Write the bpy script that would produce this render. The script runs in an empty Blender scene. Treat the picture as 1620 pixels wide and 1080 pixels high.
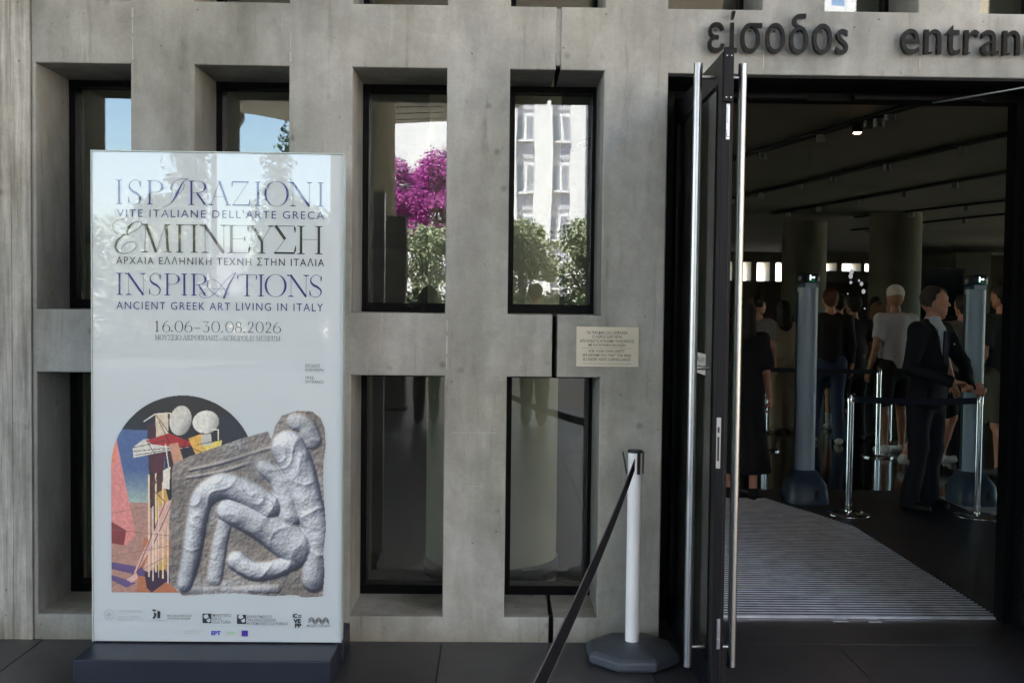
import bpy, bmesh, math, random
import numpy as np
from mathutils import Vector, Matrix
R = math.radians
sc = bpy.context.scene
COL = sc.collection
rnd = random.Random(7)

# ---------------------------------------------------------------- camera
cam = bpy.data.cameras.new('camera'); camo = bpy.data.objects.new('camera', cam); COL.objects.link(camo)
_r = Vector((0.99981, -0.01462, 0.01138)).normalized()
_f = Vector((math.sin(R(0.83806))*math.cos(R(2.15338)), math.cos(R(0.83806))*math.cos(R(2.15338)), -math.sin(R(2.15338))))
_rt = Vector((math.cos(R(0.83806)), -math.sin(R(0.83806)), 0)); _up = _rt.cross(_f)
_c, _s = math.cos(R(0.65209)), math.sin(R(0.65209))
_R = _c*_rt + _s*_up; _U = -_s*_rt + _c*_up
camo.matrix_world = Matrix(((_R.x, _U.x, -_f.x, 0), (_R.y, _U.y, -_f.y, 0), (_R.z, _U.z, -_f.z, 1.6), (0, 0, 0, 1)))
cam.sensor_width = 36; cam.lens = 1687.08/1620*36; cam.clip_start = .05; cam.clip_end = 2000
sc.camera = camo
sc.render.engine = 'CYCLES'
sc.cycles.use_denoising = True
sc.cycles.max_bounces = 12; sc.cycles.glossy_bounces = 6; sc.cycles.transparent_max_bounces = 24
sc.cycles.transmission_bounces = 6
sc.cycles.caustics_reflective = False; sc.cycles.caustics_refractive = False
sc.cycles.sample_clamp_indirect = 20
# ---------------------------------------------------------------- world and sun
SUN_EL, SUN_AZ = R(60), R(-36)          # azimuth from +Y (behind the museum) towards +X
w = bpy.data.worlds.new("World"); sc.world = w; w.use_nodes = True
nt = w.node_tree; bg = nt.nodes['Background']
sky = nt.nodes.new('ShaderNodeTexSky'); sky.sky_type = 'NISHITA'; sky.sun_disc = False
sky.sun_elevation = SUN_EL; sky.sun_rotation = SUN_AZ; sky.air_density = 1.0; sky.dust_density = 1.2; sky.ozone_density = 1.2
nt.links.new(sky.outputs[0], bg.inputs[0]); bg.inputs[1].default_value = 0.14
sl = bpy.data.lights.new('sun', 'SUN'); slo = bpy.data.objects.new('sun', sl); COL.objects.link(slo)
sl.energy = 4.2; sl.angle = R(.53); sl.color = (1, .95, .87)
_sd = Vector((math.sin(SUN_AZ)*math.cos(SUN_EL), math.cos(SUN_AZ)*math.cos(SUN_EL), math.sin(SUN_EL)))
slo.rotation_euler = _sd.to_track_quat('Z', 'Y').to_euler()
sc.view_settings.view_transform = 'Standard'; sc.view_settings.look = 'None'
sc.view_settings.gamma = 1; sc.view_settings.use_curve_mapping = False
sc.view_settings.exposure = 3.25

# ---------------------------------------------------------------- materials
def lin(r, g, b):
    f = lambda c: (c/255/12.92) if c/255 <= .04045 else ((c/255+.055)/1.055)**2.4
    return (f(r), f(g), f(b))
class NT:
    def __init__(s, name):
        s.m = bpy.data.materials.new(name); s.m.use_nodes = True; s.t = s.m.node_tree
        s.b = s.t.nodes['Principled BSDF']; s.o = s.t.nodes['Material Output']
    def n(s, typ, **kw):
        nd = s.t.nodes.new(typ)
        for k, v in kw.items():
            if k.startswith('i_'):
                key = k[2:]; key = int(key) if key.isdigit() else key.replace('_', ' ')
                nd.inputs[key].default_value = v
            else: setattr(nd, k, v)
        return nd
    def l(s, a, b): s.t.links.new(a, b)
    def pos(s, scale=(1, 1, 1)):
        g = s.n('ShaderNodeNewGeometry'); mp = s.n('ShaderNodeMapping'); mp.inputs['Scale'].default_value = scale
        s.l(g.outputs['Position'], mp.inputs[0]); return mp.outputs[0]
    def noise(s, vec, scale, detail=4, rough=.55, dist=0):
        nd = s.n('ShaderNodeTexNoise'); nd.inputs['Scale'].default_value = scale; nd.inputs['Detail'].default_value = detail
        nd.inputs['Roughness'].default_value = rough; nd.inputs['Distortion'].default_value = dist
        s.l(vec, nd.inputs['Vector']); return nd.outputs['Fac']
    def ramp(s, fac, stops):
        nd = s.n('ShaderNodeValToRGB'); cr = nd.color_ramp
        while len(cr.elements) < len(stops): cr.elements.new(.5)
        for e, (p, c) in zip(cr.elements, stops):
            e.position = p; e.color = (*c, 1) if len(c) == 3 else c
        s.l(fac, nd.inputs[0]); return nd.outputs[0]
    def mul(s, a, b, fac=1, mode='MULTIPLY'):
        nd = s.n('ShaderNodeMix', data_type='RGBA', blend_type=mode); nd.inputs['Factor'].default_value = fac
        for x, i in ((a, 6), (b, 7)):
            if isinstance(x, tuple): nd.inputs[i].default_value = (*x, 1)
            else: s.l(x, nd.inputs[i])
        return nd.outputs[2]
    def bump(s, h, strength=.3, dist=.01, prev=None):
        nd = s.n('ShaderNodeBump'); nd.inputs['Strength'].default_value = strength; nd.inputs['Distance'].default_value = dist
        s.l(h, nd.inputs['Height'])
        if prev: s.l(prev, nd.inputs['Normal'])
        return nd.outputs[0]
def plain(name, col, rough=.5, metal=0, spec=.5, var=.12, vs=6, bump=0, coat=0):
    a = NT(name); v = a.pos()
    k = a.noise(v, vs, 5, .6)
    lo = tuple(c*(1-var) for c in col); hi = tuple(min(1, c*(1+var)) for c in col)
    c = a.ramp(k, [(.3, lo), (.7, hi)])
    a.l(c, a.b.inputs['Base Color']); a.b.inputs['Roughness'].default_value = rough
    a.b.inputs['Metallic'].default_value = metal; a.b.inputs['Specular IOR Level'].default_value = spec
    if coat: a.b.inputs['Coat Weight'].default_value = coat; a.b.inputs['Coat IOR'].default_value = 1.62; a.b.inputs['Coat Roughness'].default_value = .006
    if bump: a.l(a.bump(a.noise(v, vs*12, 3), bump, .002), a.b.inputs['Normal'])
    return a.m
def concrete(name, base=(.335, .342, .340), streak=False):
    a = NT(name); v = a.pos()
    big = a.noise(v, .95, 5, .6, .5)
    c = a.ramp(big, [(.30, (.66, .65, .61)), (.42, (.86, .86, .84)), (.55, (1.03, 1.02, 1.0)), (.70, (1.26, 1.28, 1.30))])
    v2 = a.pos((3.2, 3.2, .55)); st = a.noise(v2, 1.4, 6, .62, .3)
    c = a.mul(c, a.ramp(st, [(.3, (.76, .76, .73)), (.55, (1, 1, 1)), (.72, (1.2, 1.2, 1.19))]))
    warm = a.noise(v, .42, 3, .5)
    c = a.mul(c, a.ramp(warm, [(.35, (1.04, 1.01, .93)), (.65, (.95, .99, 1.06))]))
    mid = a.noise(v, 8, 8, .68)
    c = a.mul(c, a.ramp(mid, [(.28, (.86, .86, .85)), (.6, (1.05, 1.05, 1.05))]))
    sm = a.noise(v, 70, 5, .7)
    c = a.mul(c, a.ramp(sm, [(.3, (.93, .93, .93)), (.7, (1.06, 1.06, 1.06))]))
    vo = a.n('ShaderNodeTexVoronoi', feature='F1'); vo.inputs['Scale'].default_value = 13; vo.inputs['Randomness'].default_value = 1
    a.l(v, vo.inputs['Vector'])
    pore = a.ramp(vo.outputs['Distance'], [(.035, (.3, .3, .3)), (.07, (1, 1, 1))])
    vo2 = a.n('ShaderNodeTexVoronoi', feature='F1'); vo2.inputs['Scale'].default_value = 5.2; a.l(v, vo2.inputs['Vector'])
    blot = a.ramp(vo2.outputs['Distance'], [(.02, (.55, .55, .54)), (.11, (1, 1, 1))])
    gate = a.ramp(a.noise(v, 2.3, 2), [(.45, (0, 0, 0)), (.58, (1, 1, 1))])
    c1 = a.mul(c, pore); nd = a.n('ShaderNodeMix', data_type='RGBA'); a.l(gate, nd.inputs['Factor']); a.l(c, nd.inputs[6]); a.l(c1, nd.inputs[7]); c = nd.outputs[2]
    c = a.mul(c, blot, .8)
    if streak:
        vs = a.pos((1, 1, .045)); s1 = a.noise(vs, 38, 4, .7)
        c = a.mul(c, a.ramp(s1, [(.32, (.66, .66, .64)), (.5, (1.0, 1, 1)), (.68, (1.3, 1.3, 1.3))]))
        vs2 = a.pos((1, 1, .16)); s2 = a.noise(vs2, 9, 5, .7)
        c = a.mul(c, a.ramp(s2, [(.35, (.8, .8, .8)), (.65, (1.22, 1.22, 1.24))]))
    pt = a.noise(a.pos((1, 1, .6)), 1.9, 3, .5, .8)
    c = a.mul(c, a.ramp(pt, [(.40, (.93, .93, .91)), (.415, (1, 1, 1)), (.60, (1, 1, 1)), (.615, (1.07, 1.075, 1.08))]))
    dr = a.noise(a.pos((1, 1, .07)), 17, 5, .75, .4)
    c = a.mul(c, a.ramp(dr, [(.30, (.74, .72, .66)), (.42, (1, 1, 1)), (.64, (1, 1, 1)), (.76, (1.20, 1.20, 1.19))]))
    sc_ = a.noise(v, 23, 6, .8, 1.2)
    c = a.mul(c, a.ramp(sc_, [(.68, (1, 1, 1)), (.76, (1.3, 1.3, 1.3))]))
    # darker, browner foot of the wall
    g = a.n('ShaderNodeNewGeometry'); sp = a.n('ShaderNodeSeparateXYZ'); a.l(g.outputs['Position'], sp.inputs[0])
    ad = a.n('ShaderNodeMath', operation='MULTIPLY_ADD'); ad.inputs[1].default_value = .12; a.l(a.noise(v, 5, 4), ad.inputs[0]); a.l(sp.outputs['Z'], ad.inputs[2])
    c = a.mul(c, a.ramp(ad.outputs[0], [(.06, (.80, .76, .68)), (.16, (1, 1, 1))]))
    c = a.mul(c, base)
    a.l(c, a.b.inputs['Base Color']); a.b.inputs['Roughness'].default_value = .82; a.b.inputs['Specular IOR Level'].default_value = .3
    b = a.bump(mid, .25, .006); b = a.bump(sm, .3, .0012, b); b = a.bump(pore, .5, .003, b)
    if streak: b = a.bump(s1, .7, .006, b)
    a.l(b, a.b.inputs['Normal'])
    return a.m
def glass(name, tint=(.80, .84, .79), ior=1.85, rough=0.0, wave=.0, haze=0):
    a = NT(name); a.t.nodes.remove(a.b)
    tr = a.n('ShaderNodeBsdfTransparent'); tr.inputs[0].default_value = (*tint, 1)
    gl = a.n('ShaderNodeBsdfGlossy'); gl.inputs['Roughness'].default_value = rough
    fr = a.n('ShaderNodeFresnel'); fr.inputs[0].default_value = ior
    if wave:
        a.l(a.bump(a.noise(a.pos(), 2.2, 1), wave, .002), gl.inputs['Normal'])
    if haze:  # milky haze of the panes mixed in as a pale diffuse layer
        df = a.n('ShaderNodeBsdfDiffuse'); df.inputs[0].default_value = (.5, .5, .48, 1); m0 = a.n('ShaderNodeMixShader')
        mr = a.n('ShaderNodeMapRange'); mr.inputs['From Min'].default_value = .3; mr.inputs['From Max'].default_value = .8; mr.inputs['To Min'].default_value = haze*.4; mr.inputs['To Max'].default_value = haze*1.8
        a.l(a.noise(a.pos((1, 1, .25)), 5, 5, .7), mr.inputs[0]); a.l(mr.outputs[0], m0.inputs[0]); a.l(tr.outputs[0], m0.inputs[1]); a.l(df.outputs[0], m0.inputs[2]); tr = m0
    mx = a.n('ShaderNodeMixShader'); a.l(fr.outputs[0], mx.inputs[0]); a.l(tr.outputs[0], mx.inputs[1]); a.l(gl.outputs[0], mx.inputs[2])
    a.l(mx.outputs[0], a.o.inputs[0]); return a.m
def emit(name, col, s):
    a = NT(name); a.b.inputs['Base Color'].default_value = (0, 0, 0, 1)
    a.b.inputs['Emission Color'].default_value = (*col, 1); a.b.inputs['Emission Strength'].default_value = s; return a.m
def stone_floor(name, col, rough, bumpy=.05, spec=.5):
    a = NT(name); v = a.pos(); k = a.noise(v, 1.3, 6, .6); k2 = a.noise(v, 45, 5, .7)
    c = a.mul(a.ramp(k, [(.3, tuple(x*.7 for x in col)), (.7, tuple(x*1.4 for x in col))]), a.ramp(k2, [(.3, (.85, .85, .85)), (.7, (1.15, 1.15, 1.15))]))
    a.l(c, a.b.inputs['Base Color'])
    rr = a.n('ShaderNodeMapRange'); rr.inputs['To Min'].default_value = rough*.75; rr.inputs['To Max'].default_value = rough*1.35; a.l(a.noise(v, 3.5, 6, .65), rr.inputs[0]); a.l(rr.outputs[0], a.b.inputs['Roughness'])
    a.b.inputs['Specular IOR Level'].default_value = spec
    a.l(a.bump(a.noise(v, 9, 4, .6), bumpy, .01), a.b.inputs['Normal']); return a.m
def foliage(name, c1, c2, trans=.25):
    a = NT(name); oi = a.n('ShaderNodeNewGeometry')
    c = a.ramp(oi.outputs['Random Per Island'], [(0, c1), (1, c2)])
    a.l(c, a.b.inputs['Base Color']); a.b.inputs['Roughness'].default_value = .55; a.b.inputs['Specular IOR Level'].default_value = .3
    return a.m

M = {}
M['conc'] = concrete('concrete'); M['conc_b'] = concrete('board_marked_concrete', (.385, .382, .37), True)
M['conc_dim'] = plain('dim_hall_concrete', (.09, .088, .064), .8, var=.15, vs=2)  # concrete colour darkened to stand in for the dim hall light
M['conc_in'] = plain('interior_concrete', (.46, .44, .36), .8, var=.15, vs=2)  # concrete colour lifted to stand in for light missing on the columns
M['soffit'] = plain('canopy_soffit', (.74, .72, .68), .7, var=.06, vs=1)
M['frame'] = plain('black_anodised_frame', (.0035, .0035, .004), .45, spec=.09, var=.2)
M['frame_m'] = plain('matt_black_metal', (.004, .004, .0045), .6, spec=.15)
M['door_metal'] = plain('dark_grey_aluminium', (.006, .0065, .009), .42, metal=.0, spec=.14, var=.1)
M['steel'] = plain('brushed_steel', (.36, .375, .39), .30, metal=1, var=.06, vs=30)
M['chrome'] = plain('chrome', (.7, .7, .72), .12, metal=1, var=.03)
M['alu'] = plain('mat_aluminium', (.60, .63, .70), .34, metal=.55, var=.25, vs=9)
M['glass'] = glass('window_glass', wave=.35, haze=.025)
M['door_glass'] = glass('door_glass', (.66, .70, .66), 1.6, haze=.04)
M['slab'] = stone_floor('dark_paving_stone', (.031, .033, .039), .36, .05)
M['joint'] = plain('paving_joint', (.008, .008, .008), .9)
M['infloor'] = stone_floor('polished_dark_marble', (.010, .009, .008), .10, .02)
M['mat_base'] = plain('rubber_mat_base', (.004, .004, .0045), .8, bump=.3, vs=10)
M['mat_rubber'] = plain('smooth_dark_mat', (.016, .020, .032), .5, bump=.3, vs=10)
M['ceil'] = plain('dark_interior_ceiling', (.34, .335, .30), .8, var=.08, vs=.8)
M['track'] = plain('ceiling_track_black', (.006, .006, .006), .6)
M['plinth'] = plain('blue_grey_plinth_steel', (.013, .018, .032), .42, spec=.35, var=.18, vs=5, bump=.1)
M['paper'] = plain('poster_white', (.485, .55, .60), .5, var=.01, vs=1, coat=1)
M['navy'] = plain('navy_ink', (.014, .016, .17), .5, var=.02, coat=1)
M['black_ink'] = plain('black_ink', (.012, .014, .012), .5, var=.02, coat=1)
M['grey_ink'] = plain('grey_ink', (.16, .18, .19), .5, var=.02, coat=1)
M['lightgrey_ink'] = plain('light_grey_ink', (.38, .42, .44), .5, var=.02, coat=1)
M['violet_ink'] = plain('violet_ink', (.05, .01, .30), .5, var=.02, coat=1)
M['blue_ink'] = plain('blue_ink', (.02, .03, .50), .5, var=.02, coat=1)
M['green_ink'] = plain('pale_green_ink', (.35, .55, .40), .5, var=.02, coat=1)
M['letter'] = plain('polished_black_letter', (.004, .004, .0035), .22, spec=.10, var=.1)
M['post_white'] = plain('white_plastic_post', (.84, .84, .88), .35, var=.03, vs=4)
M['rubber'] = plain('blue_grey_rubber', (.050, .062, .082), .50, var=.14, vs=8, bump=.25)
M['blackpl'] = plain('black_plastic', (.012, .012, .014), .38)
M['belt'] = plain('black_belt_webbing', (.009, .009, .011), .9, spec=.02, bump=.4, vs=40, var=.15)
M['belt_edge'] = plain('belt_edge', (.09, .085, .09), .7)
M['gate'] = plain('blue_grey_gate_column', (.36, .46, .56), .35, var=.04, vs=2)
M['gate_base'] = plain('dark_blue_gate_base', (.035, .065, .11), .45, var=.12, vs=6)
M['plaque'] = plain('brushed_cream_plaque', (.50, .47, .38), .45, metal=.2, var=.05, vs=3)
M['plaque_ink'] = plain('plaque_ink', (.05, .045, .04), .6)
M['facade'] = plain('white_render_facade', (.80, .79, .80), .8, var=.03, vs=.4)
M['facade_g'] = plain('pale_grey_facade_panel', (.55, .55, .60), .8, var=.04, vs=.6)
M['facade_w'] = plain('grey_window_blind', (.34, .36, .40), .5, var=.25, vs=3)
M['pave'] = plain('sunlit_pale_pavement', (.44, .38, .30), .85, var=.12, vs=.7)
M['bark'] = plain('bark', (.12, .09, .06), .9, var=.3, vs=9, bump=.5)
M['olive'] = foliage('olive_leaves', (.20, .24, .13), (.44, .48, .33))
M['green'] = foliage('dark_green_leaves', (.03, .06, .02), (.09, .14, .05))
M['cyp'] = foliage('cypress_leaves', (.015, .03, .015), (.04, .07, .03))
M['boug'] = foliage('bougainvillea_flowers', (.34, .03, .26), (.66, .15, .50))
M['white_sign'] = plain('white_sticker', (.55, .54, .54), .5, var=.05)
M['led_w'] = emit('white_led', (.75, 1, .95), .35); M['led_g'] = emit('green_led', (.1, .9, .4), .03)
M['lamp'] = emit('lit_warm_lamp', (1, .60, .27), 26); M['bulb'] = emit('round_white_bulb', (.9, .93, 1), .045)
M['lampoff'] = plain('unlit_spot_metal', (.20, .20, .21), .35, metal=.6)
M['panel_b'] = plain('gloss_black_panel', (.004, .004, .005), .15)
M['desk'] = plain('brown_timber_desk', (.05, .03, .02), .5)
M['steelgrey'] = plain('dull_grey_pylon', (.13, .13, .115), .6)

# ---------------------------------------------------------------- object helpers
def tag(o, label=None, cat=None, group=None, kind=None):
    if label: o['label'] = label
    if cat: o['category'] = cat
    if group: o['group'] = group
    if kind: o['kind'] = kind
    return o
def thing(name, label, cat, loc=(0, 0, 0), rz=0, group=None, kind=None):
    o = bpy.data.objects.new(name, None); COL.objects.link(o); o.location = loc; o.rotation_euler = (0, 0, rz)
    o.empty_display_size = .1
    return tag(o, label, cat, group, kind)
def link(name, me, parent=None, mat=None, loc=None):
    o = bpy.data.objects.new(name, me); COL.objects.link(o)
    if mat is not None and not me.materials: me.materials.append(mat)
    if parent is not None: o.parent = parent
    if loc: o.location = loc
    return o
def meshd(name, v, f, smooth=False):
    me = bpy.data.meshes.new(name); me.from_pydata([tuple(p) for p in v], [], f); me.update()
    if smooth: me.polygons.foreach_set('use_smooth', [True]*len(me.polygons))
    return me
class MB:
    """collects simple shapes into one mesh"""
    def __init__(s): s.v = []; s.f = []; s.sm = []
    def add(s, v, f, sm=False):
        n = len(s.v); s.v += [tuple(p) for p in v]; s.f += [tuple(i+n for i in q) for q in f]; s.sm += [sm]*len(f); return s
    def box(s, x0, x1, y0, y1, z0, z1, b=0):
        if b <= 0:
            return s.add([(x0,y0,z0),(x1,y0,z0),(x1,y1,z0),(x0,y1,z0),(x0,y0,z1),(x1,y0,z1),(x1,y1,z1),(x0,y1,z1)],
                  [(0,3,2,1),(4,5,6,7),(0,1,5,4),(1,2,6,5),(2,3,7,6),(3,0,4,7)])
        bm = bmesh.new(); bmesh.ops.create_cube(bm, size=1)
        for v in bm.verts: v.co = Vector(((x0+x1)/2+v.co.x*(x1-x0), (y0+y1)/2+v.co.y*(y1-y0), (z0+z1)/2+v.co.z*(z1-z0)))
        bmesh.ops.bevel(bm, geom=list(bm.edges), offset=b, segments=2, profile=.5, affect='EDGES')
        bm.verts.index_update(); s.add([v.co[:] for v in bm.verts], [[v.index for v in f.verts] for f in bm.faces]); bm.free(); return s
    def cyl(s, x, y, z0, z1, r0, r1=None, n=24, cap=True):
        r1 = r0 if r1 is None else r1
        return s.lathe(x, y, [(z0, r0), (z1, r1)], n, cap)
    def lathe(s, x, y, prof, n=24, cap=True):
        v = []; f = []
        for z, r in prof:
            for i in range(n): a = 2*math.pi*i/n; v.append((x+r*math.cos(a), y+r*math.sin(a), z))
        for k in range(len(prof)-1):
            for i in range(n): j = (i+1) % n; f.append((k*n+i, k*n+j, (k+1)*n+j, (k+1)*n+i))
        s.add(v, f, True)
        if cap:
            s.add([v[i] for i in range(n)], [tuple(range(n-1, -1, -1))]); s.add([v[-n+i] for i in range(n)], [tuple(range(n))])
        return s
    def tube(s, pts, r, n=10):
        pts = [Vector(p) for p in pts]; v = []; f = []; m = len(pts)
        for i, p in enumerate(pts):
            d = (pts[min(i+1, m-1)]-pts[max(i-1, 0)]).normalized()
            a = d.cross(Vector((0, 0, 1)) if abs(d.z) < .9 else Vector((1, 0, 0))).normalized(); b = d.cross(a)
            rr = r[i] if isinstance(r, (list, tuple)) else r
            for k in range(n): t = 2*math.pi*k/n; v.append(p+(a*math.cos(t)+b*math.sin(t))*rr)
        for i in range(m-1):
            for k in range(n): j = (k+1) % n; f.append((i*n+k, i*n+j, (i+1)*n+j, (i+1)*n+k))
        s.add(v, f, True); s.add(v[:n], [tuple(range(n))]); s.add(v[-n:], [tuple(range(n-1, -1, -1))]); return s
    def ball(s, c, r, n=10):
        if not isinstance(r, (tuple, list)): r = (r, r, r)
        v = []; f = []
        for i in range(1, n):
            for k in range(n*2):
                a = math.pi*i/n; t = math.pi*k/n
                v.append((c[0]+r[0]*math.sin(a)*math.cos(t), c[1]+r[1]*math.sin(a)*math.sin(t), c[2]+r[2]*math.cos(a)))
        q = n*2
        for i in range(n-2):
            for k in range(q): j = (k+1) % q; f.append((i*q+k, (i+1)*q+k, (i+1)*q+j, i*q+j))
        v += [(c[0], c[1], c[2]+r[2]), (c[0], c[1], c[2]-r[2])]; T = len(v)-2
        for k in range(q): j = (k+1) % q; f.append((T, k, j)); f.append((T+1, (n-2)*q+j, (n-2)*q+k))
        return s.add(v, f, True)
    def poly(s, pts, z0, z1, b=0):
        n = len(pts); v = [(x, y, z0) for x, y in pts]+[(x, y, z1) for x, y in pts]
        return s.add(v, [tuple(range(n-1, -1, -1)), tuple(range(n, 2*n))]+[(i, (i+1) % n, n+(i+1) % n, n+i) for i in range(n)])
    def mesh(s, name):
        me = bpy.data.meshes.new(name); me.from_pydata(s.v, [], s.f); me.update()
        me.polygons.foreach_set('use_smooth', s.sm); return me
    def obj(s, name, mat, parent=None, loc=None): return link(name, s.mesh(name), parent, mat, loc)
def copy_obj(o, parent, loc=None):
    c = o.copy(); COL.objects.link(c); c.parent = parent
    if loc: c.location = loc
    return c
def copy_tree(o, parent=None):
    c = o.copy(); COL.objects.link(c); c.parent = parent
    for ch in list(o.children): copy_tree(ch, c)
    return c

# ================================================================= THE SETTING
WY, IY, BY = 4.961, 5.343, 5.55        # outer wall face, window frame plane, inner wall face
P = .7255; X0 = -2.126; WW = .4345
ZB, ZM2, ZM1, ZT, ZU = .118, 1.249, 1.540, 2.668, 2.956
ROWS = [(ZB, ZM2), (ZM1, ZT), (ZU, ZU+1.128), (ZU+1.42, 5.5)]
GX0, GX1 = .260, .283

# ground, forecourt slabs
g = meshd('ground', [(-400,-400,-.06),(400,-400,-.06),(400,400,-.06),(-400,400,-.06)], [(0,1,2,3)])
tag(link('ground', g, None, M['pave']), kind='structure')
fc = tag(MB().box(-16, 5.33, -5.27, WY-.002, -.05, -.012).obj('forecourt', M['joint']), kind='structure')
sw = .93; joint = .004
sm_ = MB().box(joint/2, sw-joint/2, joint/2, sw-joint/2, -.03, 0, .0015).mesh('paving_slab'); sm_.materials.append(M['slab'])
for i in range(-4, 8):
    for j in range(0, 9):
        link('paving_slab', sm_, fc, None, (-2.1+(i-1)*sw, WY-(j+1)*sw, rnd.uniform(-.0008, .0008)))
b = MB()
for i in range(-14, 9):
    for j in range(0, 11):
        x = -2.1+(i-1)*sw; y = WY-(j+1)*sw
        if -4 <= i < 8 and j < 9: continue
        b.box(x+joint/2, x+sw-joint/2, y+joint/2, y+sw-joint/2, -.03, 0)
tag(b.obj('far_paving', M['slab'], fc), kind='stuff')
MB().box(.79, 2.70, WY+.002, 5.372, -.03, -.001, .001).obj('threshold_slab', M['slab'], fc)
# pale sunlit paving of the street edge
pv = tag(MB().box(-60, 60, -14.6, -5.275, -.05, -.004).obj('pavement', M['pave']), kind='structure')

tag(MB().box(-60, 60, -19.3, -14.6, -.05, -.12+.09).obj('road', plain('road_asphalt', (.07, .07, .072), .85, var=.1, vs=2)), kind='structure')  # asphalt strip added to dim a bright band in the poster's reflection
MB().box(-60, 60, -14.75, -14.601, -.03, .0).obj('kerb', M['facade_g'], pv)
tag(MB().box(-60, 60, -40, -19.301, -.05, .01).obj('pavement', M['pave']), kind='structure')
# wall builder -------------------------------------------------------------
def wall_mesh(name, x0, x1, z0, z1, holes, y0, y1, bev=.006):
    xs = sorted({x0, x1, *[h[0] for h in holes if x0 <= h[0] <= x1], *[h[1] for h in holes if x0 <= h[1] <= x1]})
    zs = sorted({z0, z1, *[h[2] for h in holes if z0 <= h[2] <= z1], *[h[3] for h in holes if z0 <= h[3] <= z1]})
    nx, nz = len(xs)-1, len(zs)-1
    def hole(i, k):
        if i < 0 or k < 0 or i >= nx or k >= nz: return True
        cx, cz = (xs[i]+xs[i+1])/2, (zs[k]+zs[k+1])/2
        return any(h[0] < cx < h[1] and h[2] < cz < h[3] for h in holes)
    bm = bmesh.new(); vd = {}
    def V(i, k, s):
        if (i, k, s) not in vd: vd[(i, k, s)] = bm.verts.new((xs[i], y1 if s else y0, zs[k]))
        return vd[(i, k, s)]
    for i in range(nx):
        for k in range(nz):
            if hole(i, k): continue
            bm.faces.new((V(i,k,0), V(i+1,k,0), V(i+1,k+1,0), V(i,k+1,0)))
            bm.faces.new((V(i,k,1), V(i,k+1,1), V(i+1,k+1,1), V(i+1,k,1)))
            if hole(i-1, k): bm.faces.new((V(i,k,0), V(i,k+1,0), V(i,k+1,1), V(i,k,1)))
            if hole(i+1, k): bm.faces.new((V(i+1,k,0), V(i+1,k,1), V(i+1,k+1,1), V(i+1,k+1,0)))
            if hole(i, k-1): bm.faces.new((V(i,k,0), V(i,k,1), V(i+1,k,1), V(i+1,k,0)))
            if hole(i, k+1): bm.faces.new((V(i,k+1,0), V(i+1,k+1,0), V(i+1,k+1,1), V(i,k+1,1)))
    bm.normal_update()
    eds = [e for e in bm.edges if len(e.link_faces) == 2 and all(abs(v.co.y-y0) < 1e-5 for v in e.verts)
           and abs(e.link_faces[0].normal.dot(e.link_faces[1].normal)) < .3]
    bmesh.ops.bevel(bm, geom=eds, offset=bev, segments=2, profile=.5, affect='EDGES')
    me = bpy.data.meshes.new(name); bm.to_mesh(me); bm.free(); return me

lwall = thing('concrete_wall', 'bare grey concrete wall with deep slot windows left of the expansion joint', 'wall')
rwall = thing('concrete_wall', 'bare grey concrete wall around the entrance doors, right of the expansion joint', 'wall')
pier = thing('concrete_pier', 'rough board-marked concrete pier at the left edge of the wall', 'pier')
DX0, DX1 = .781, 2.72
PX0, PX1 = -3.15, -2.146
IX0, IX1, IYB = -15, 18, 36
cols = list(range(-8, 14))
holes_l, holes_r = [], []
for i in cols:
    x = X0+P*i
    if i == -1: continue
    for zi, (a_, b_) in enumerate(ROWS):
        if i >= 4 and zi < 2 and x < DX1+.1: continue
        h = (x, x+WW, a_, b_)
        if x < GX0: holes_l.append(h)
        if x+WW > GX1: holes_r.append(h)
holes_r.append((DX0, DX1, -.02, 2.660))
XL, XR = X0-8*P-.8, X0+14*P+.5
for (xa, xb, par) in ((XL, PX0, lwall), (PX1, GX0, lwall), (GX1, XR, rwall)):
    hs = holes_l if par is lwall else holes_r
    link('wall_body', wall_mesh('wall_body', xa, xb, -.02, 6.5, hs, WY, BY), par, M['conc'])
MB().box(XR+.001, IX1+.3, WY, BY, -.02, 6.5).obj('plain_wall', M['conc'], rwall)
MB().box(IX0-.3, XL-.001, WY, BY, -.02, 6.5).obj('plain_wall', M['conc'], lwall)
# sealant strip in the joint
MB().box(GX0-.001, GX1+.001, WY+.010, WY+.075, 2.69, 2.95).obj('joint_sealant', M['conc'], lwall)
MB().box(GX0-.001, GX1+.001, WY+.20, WY+.22, 1.25, 1.53).obj('joint_sealant', M['frame_m'], lwall)
MB().box(GX0-.001, GX1+.001, WY+.05, WY+.07, -.02, .11).obj('joint_sealant', M['frame_m'], lwall)
MB().box(GX0-.001, GX1+.001, WY+.05, WY+.07, 4.1, 4.37).obj('joint_sealant', M['conc'], lwall)
MB().box(GX0+.0005, GX0+.0045, WY+.002, WY+.009, 2.70, 2.94).obj('joint_lip', M['conc'], lwall)
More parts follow.
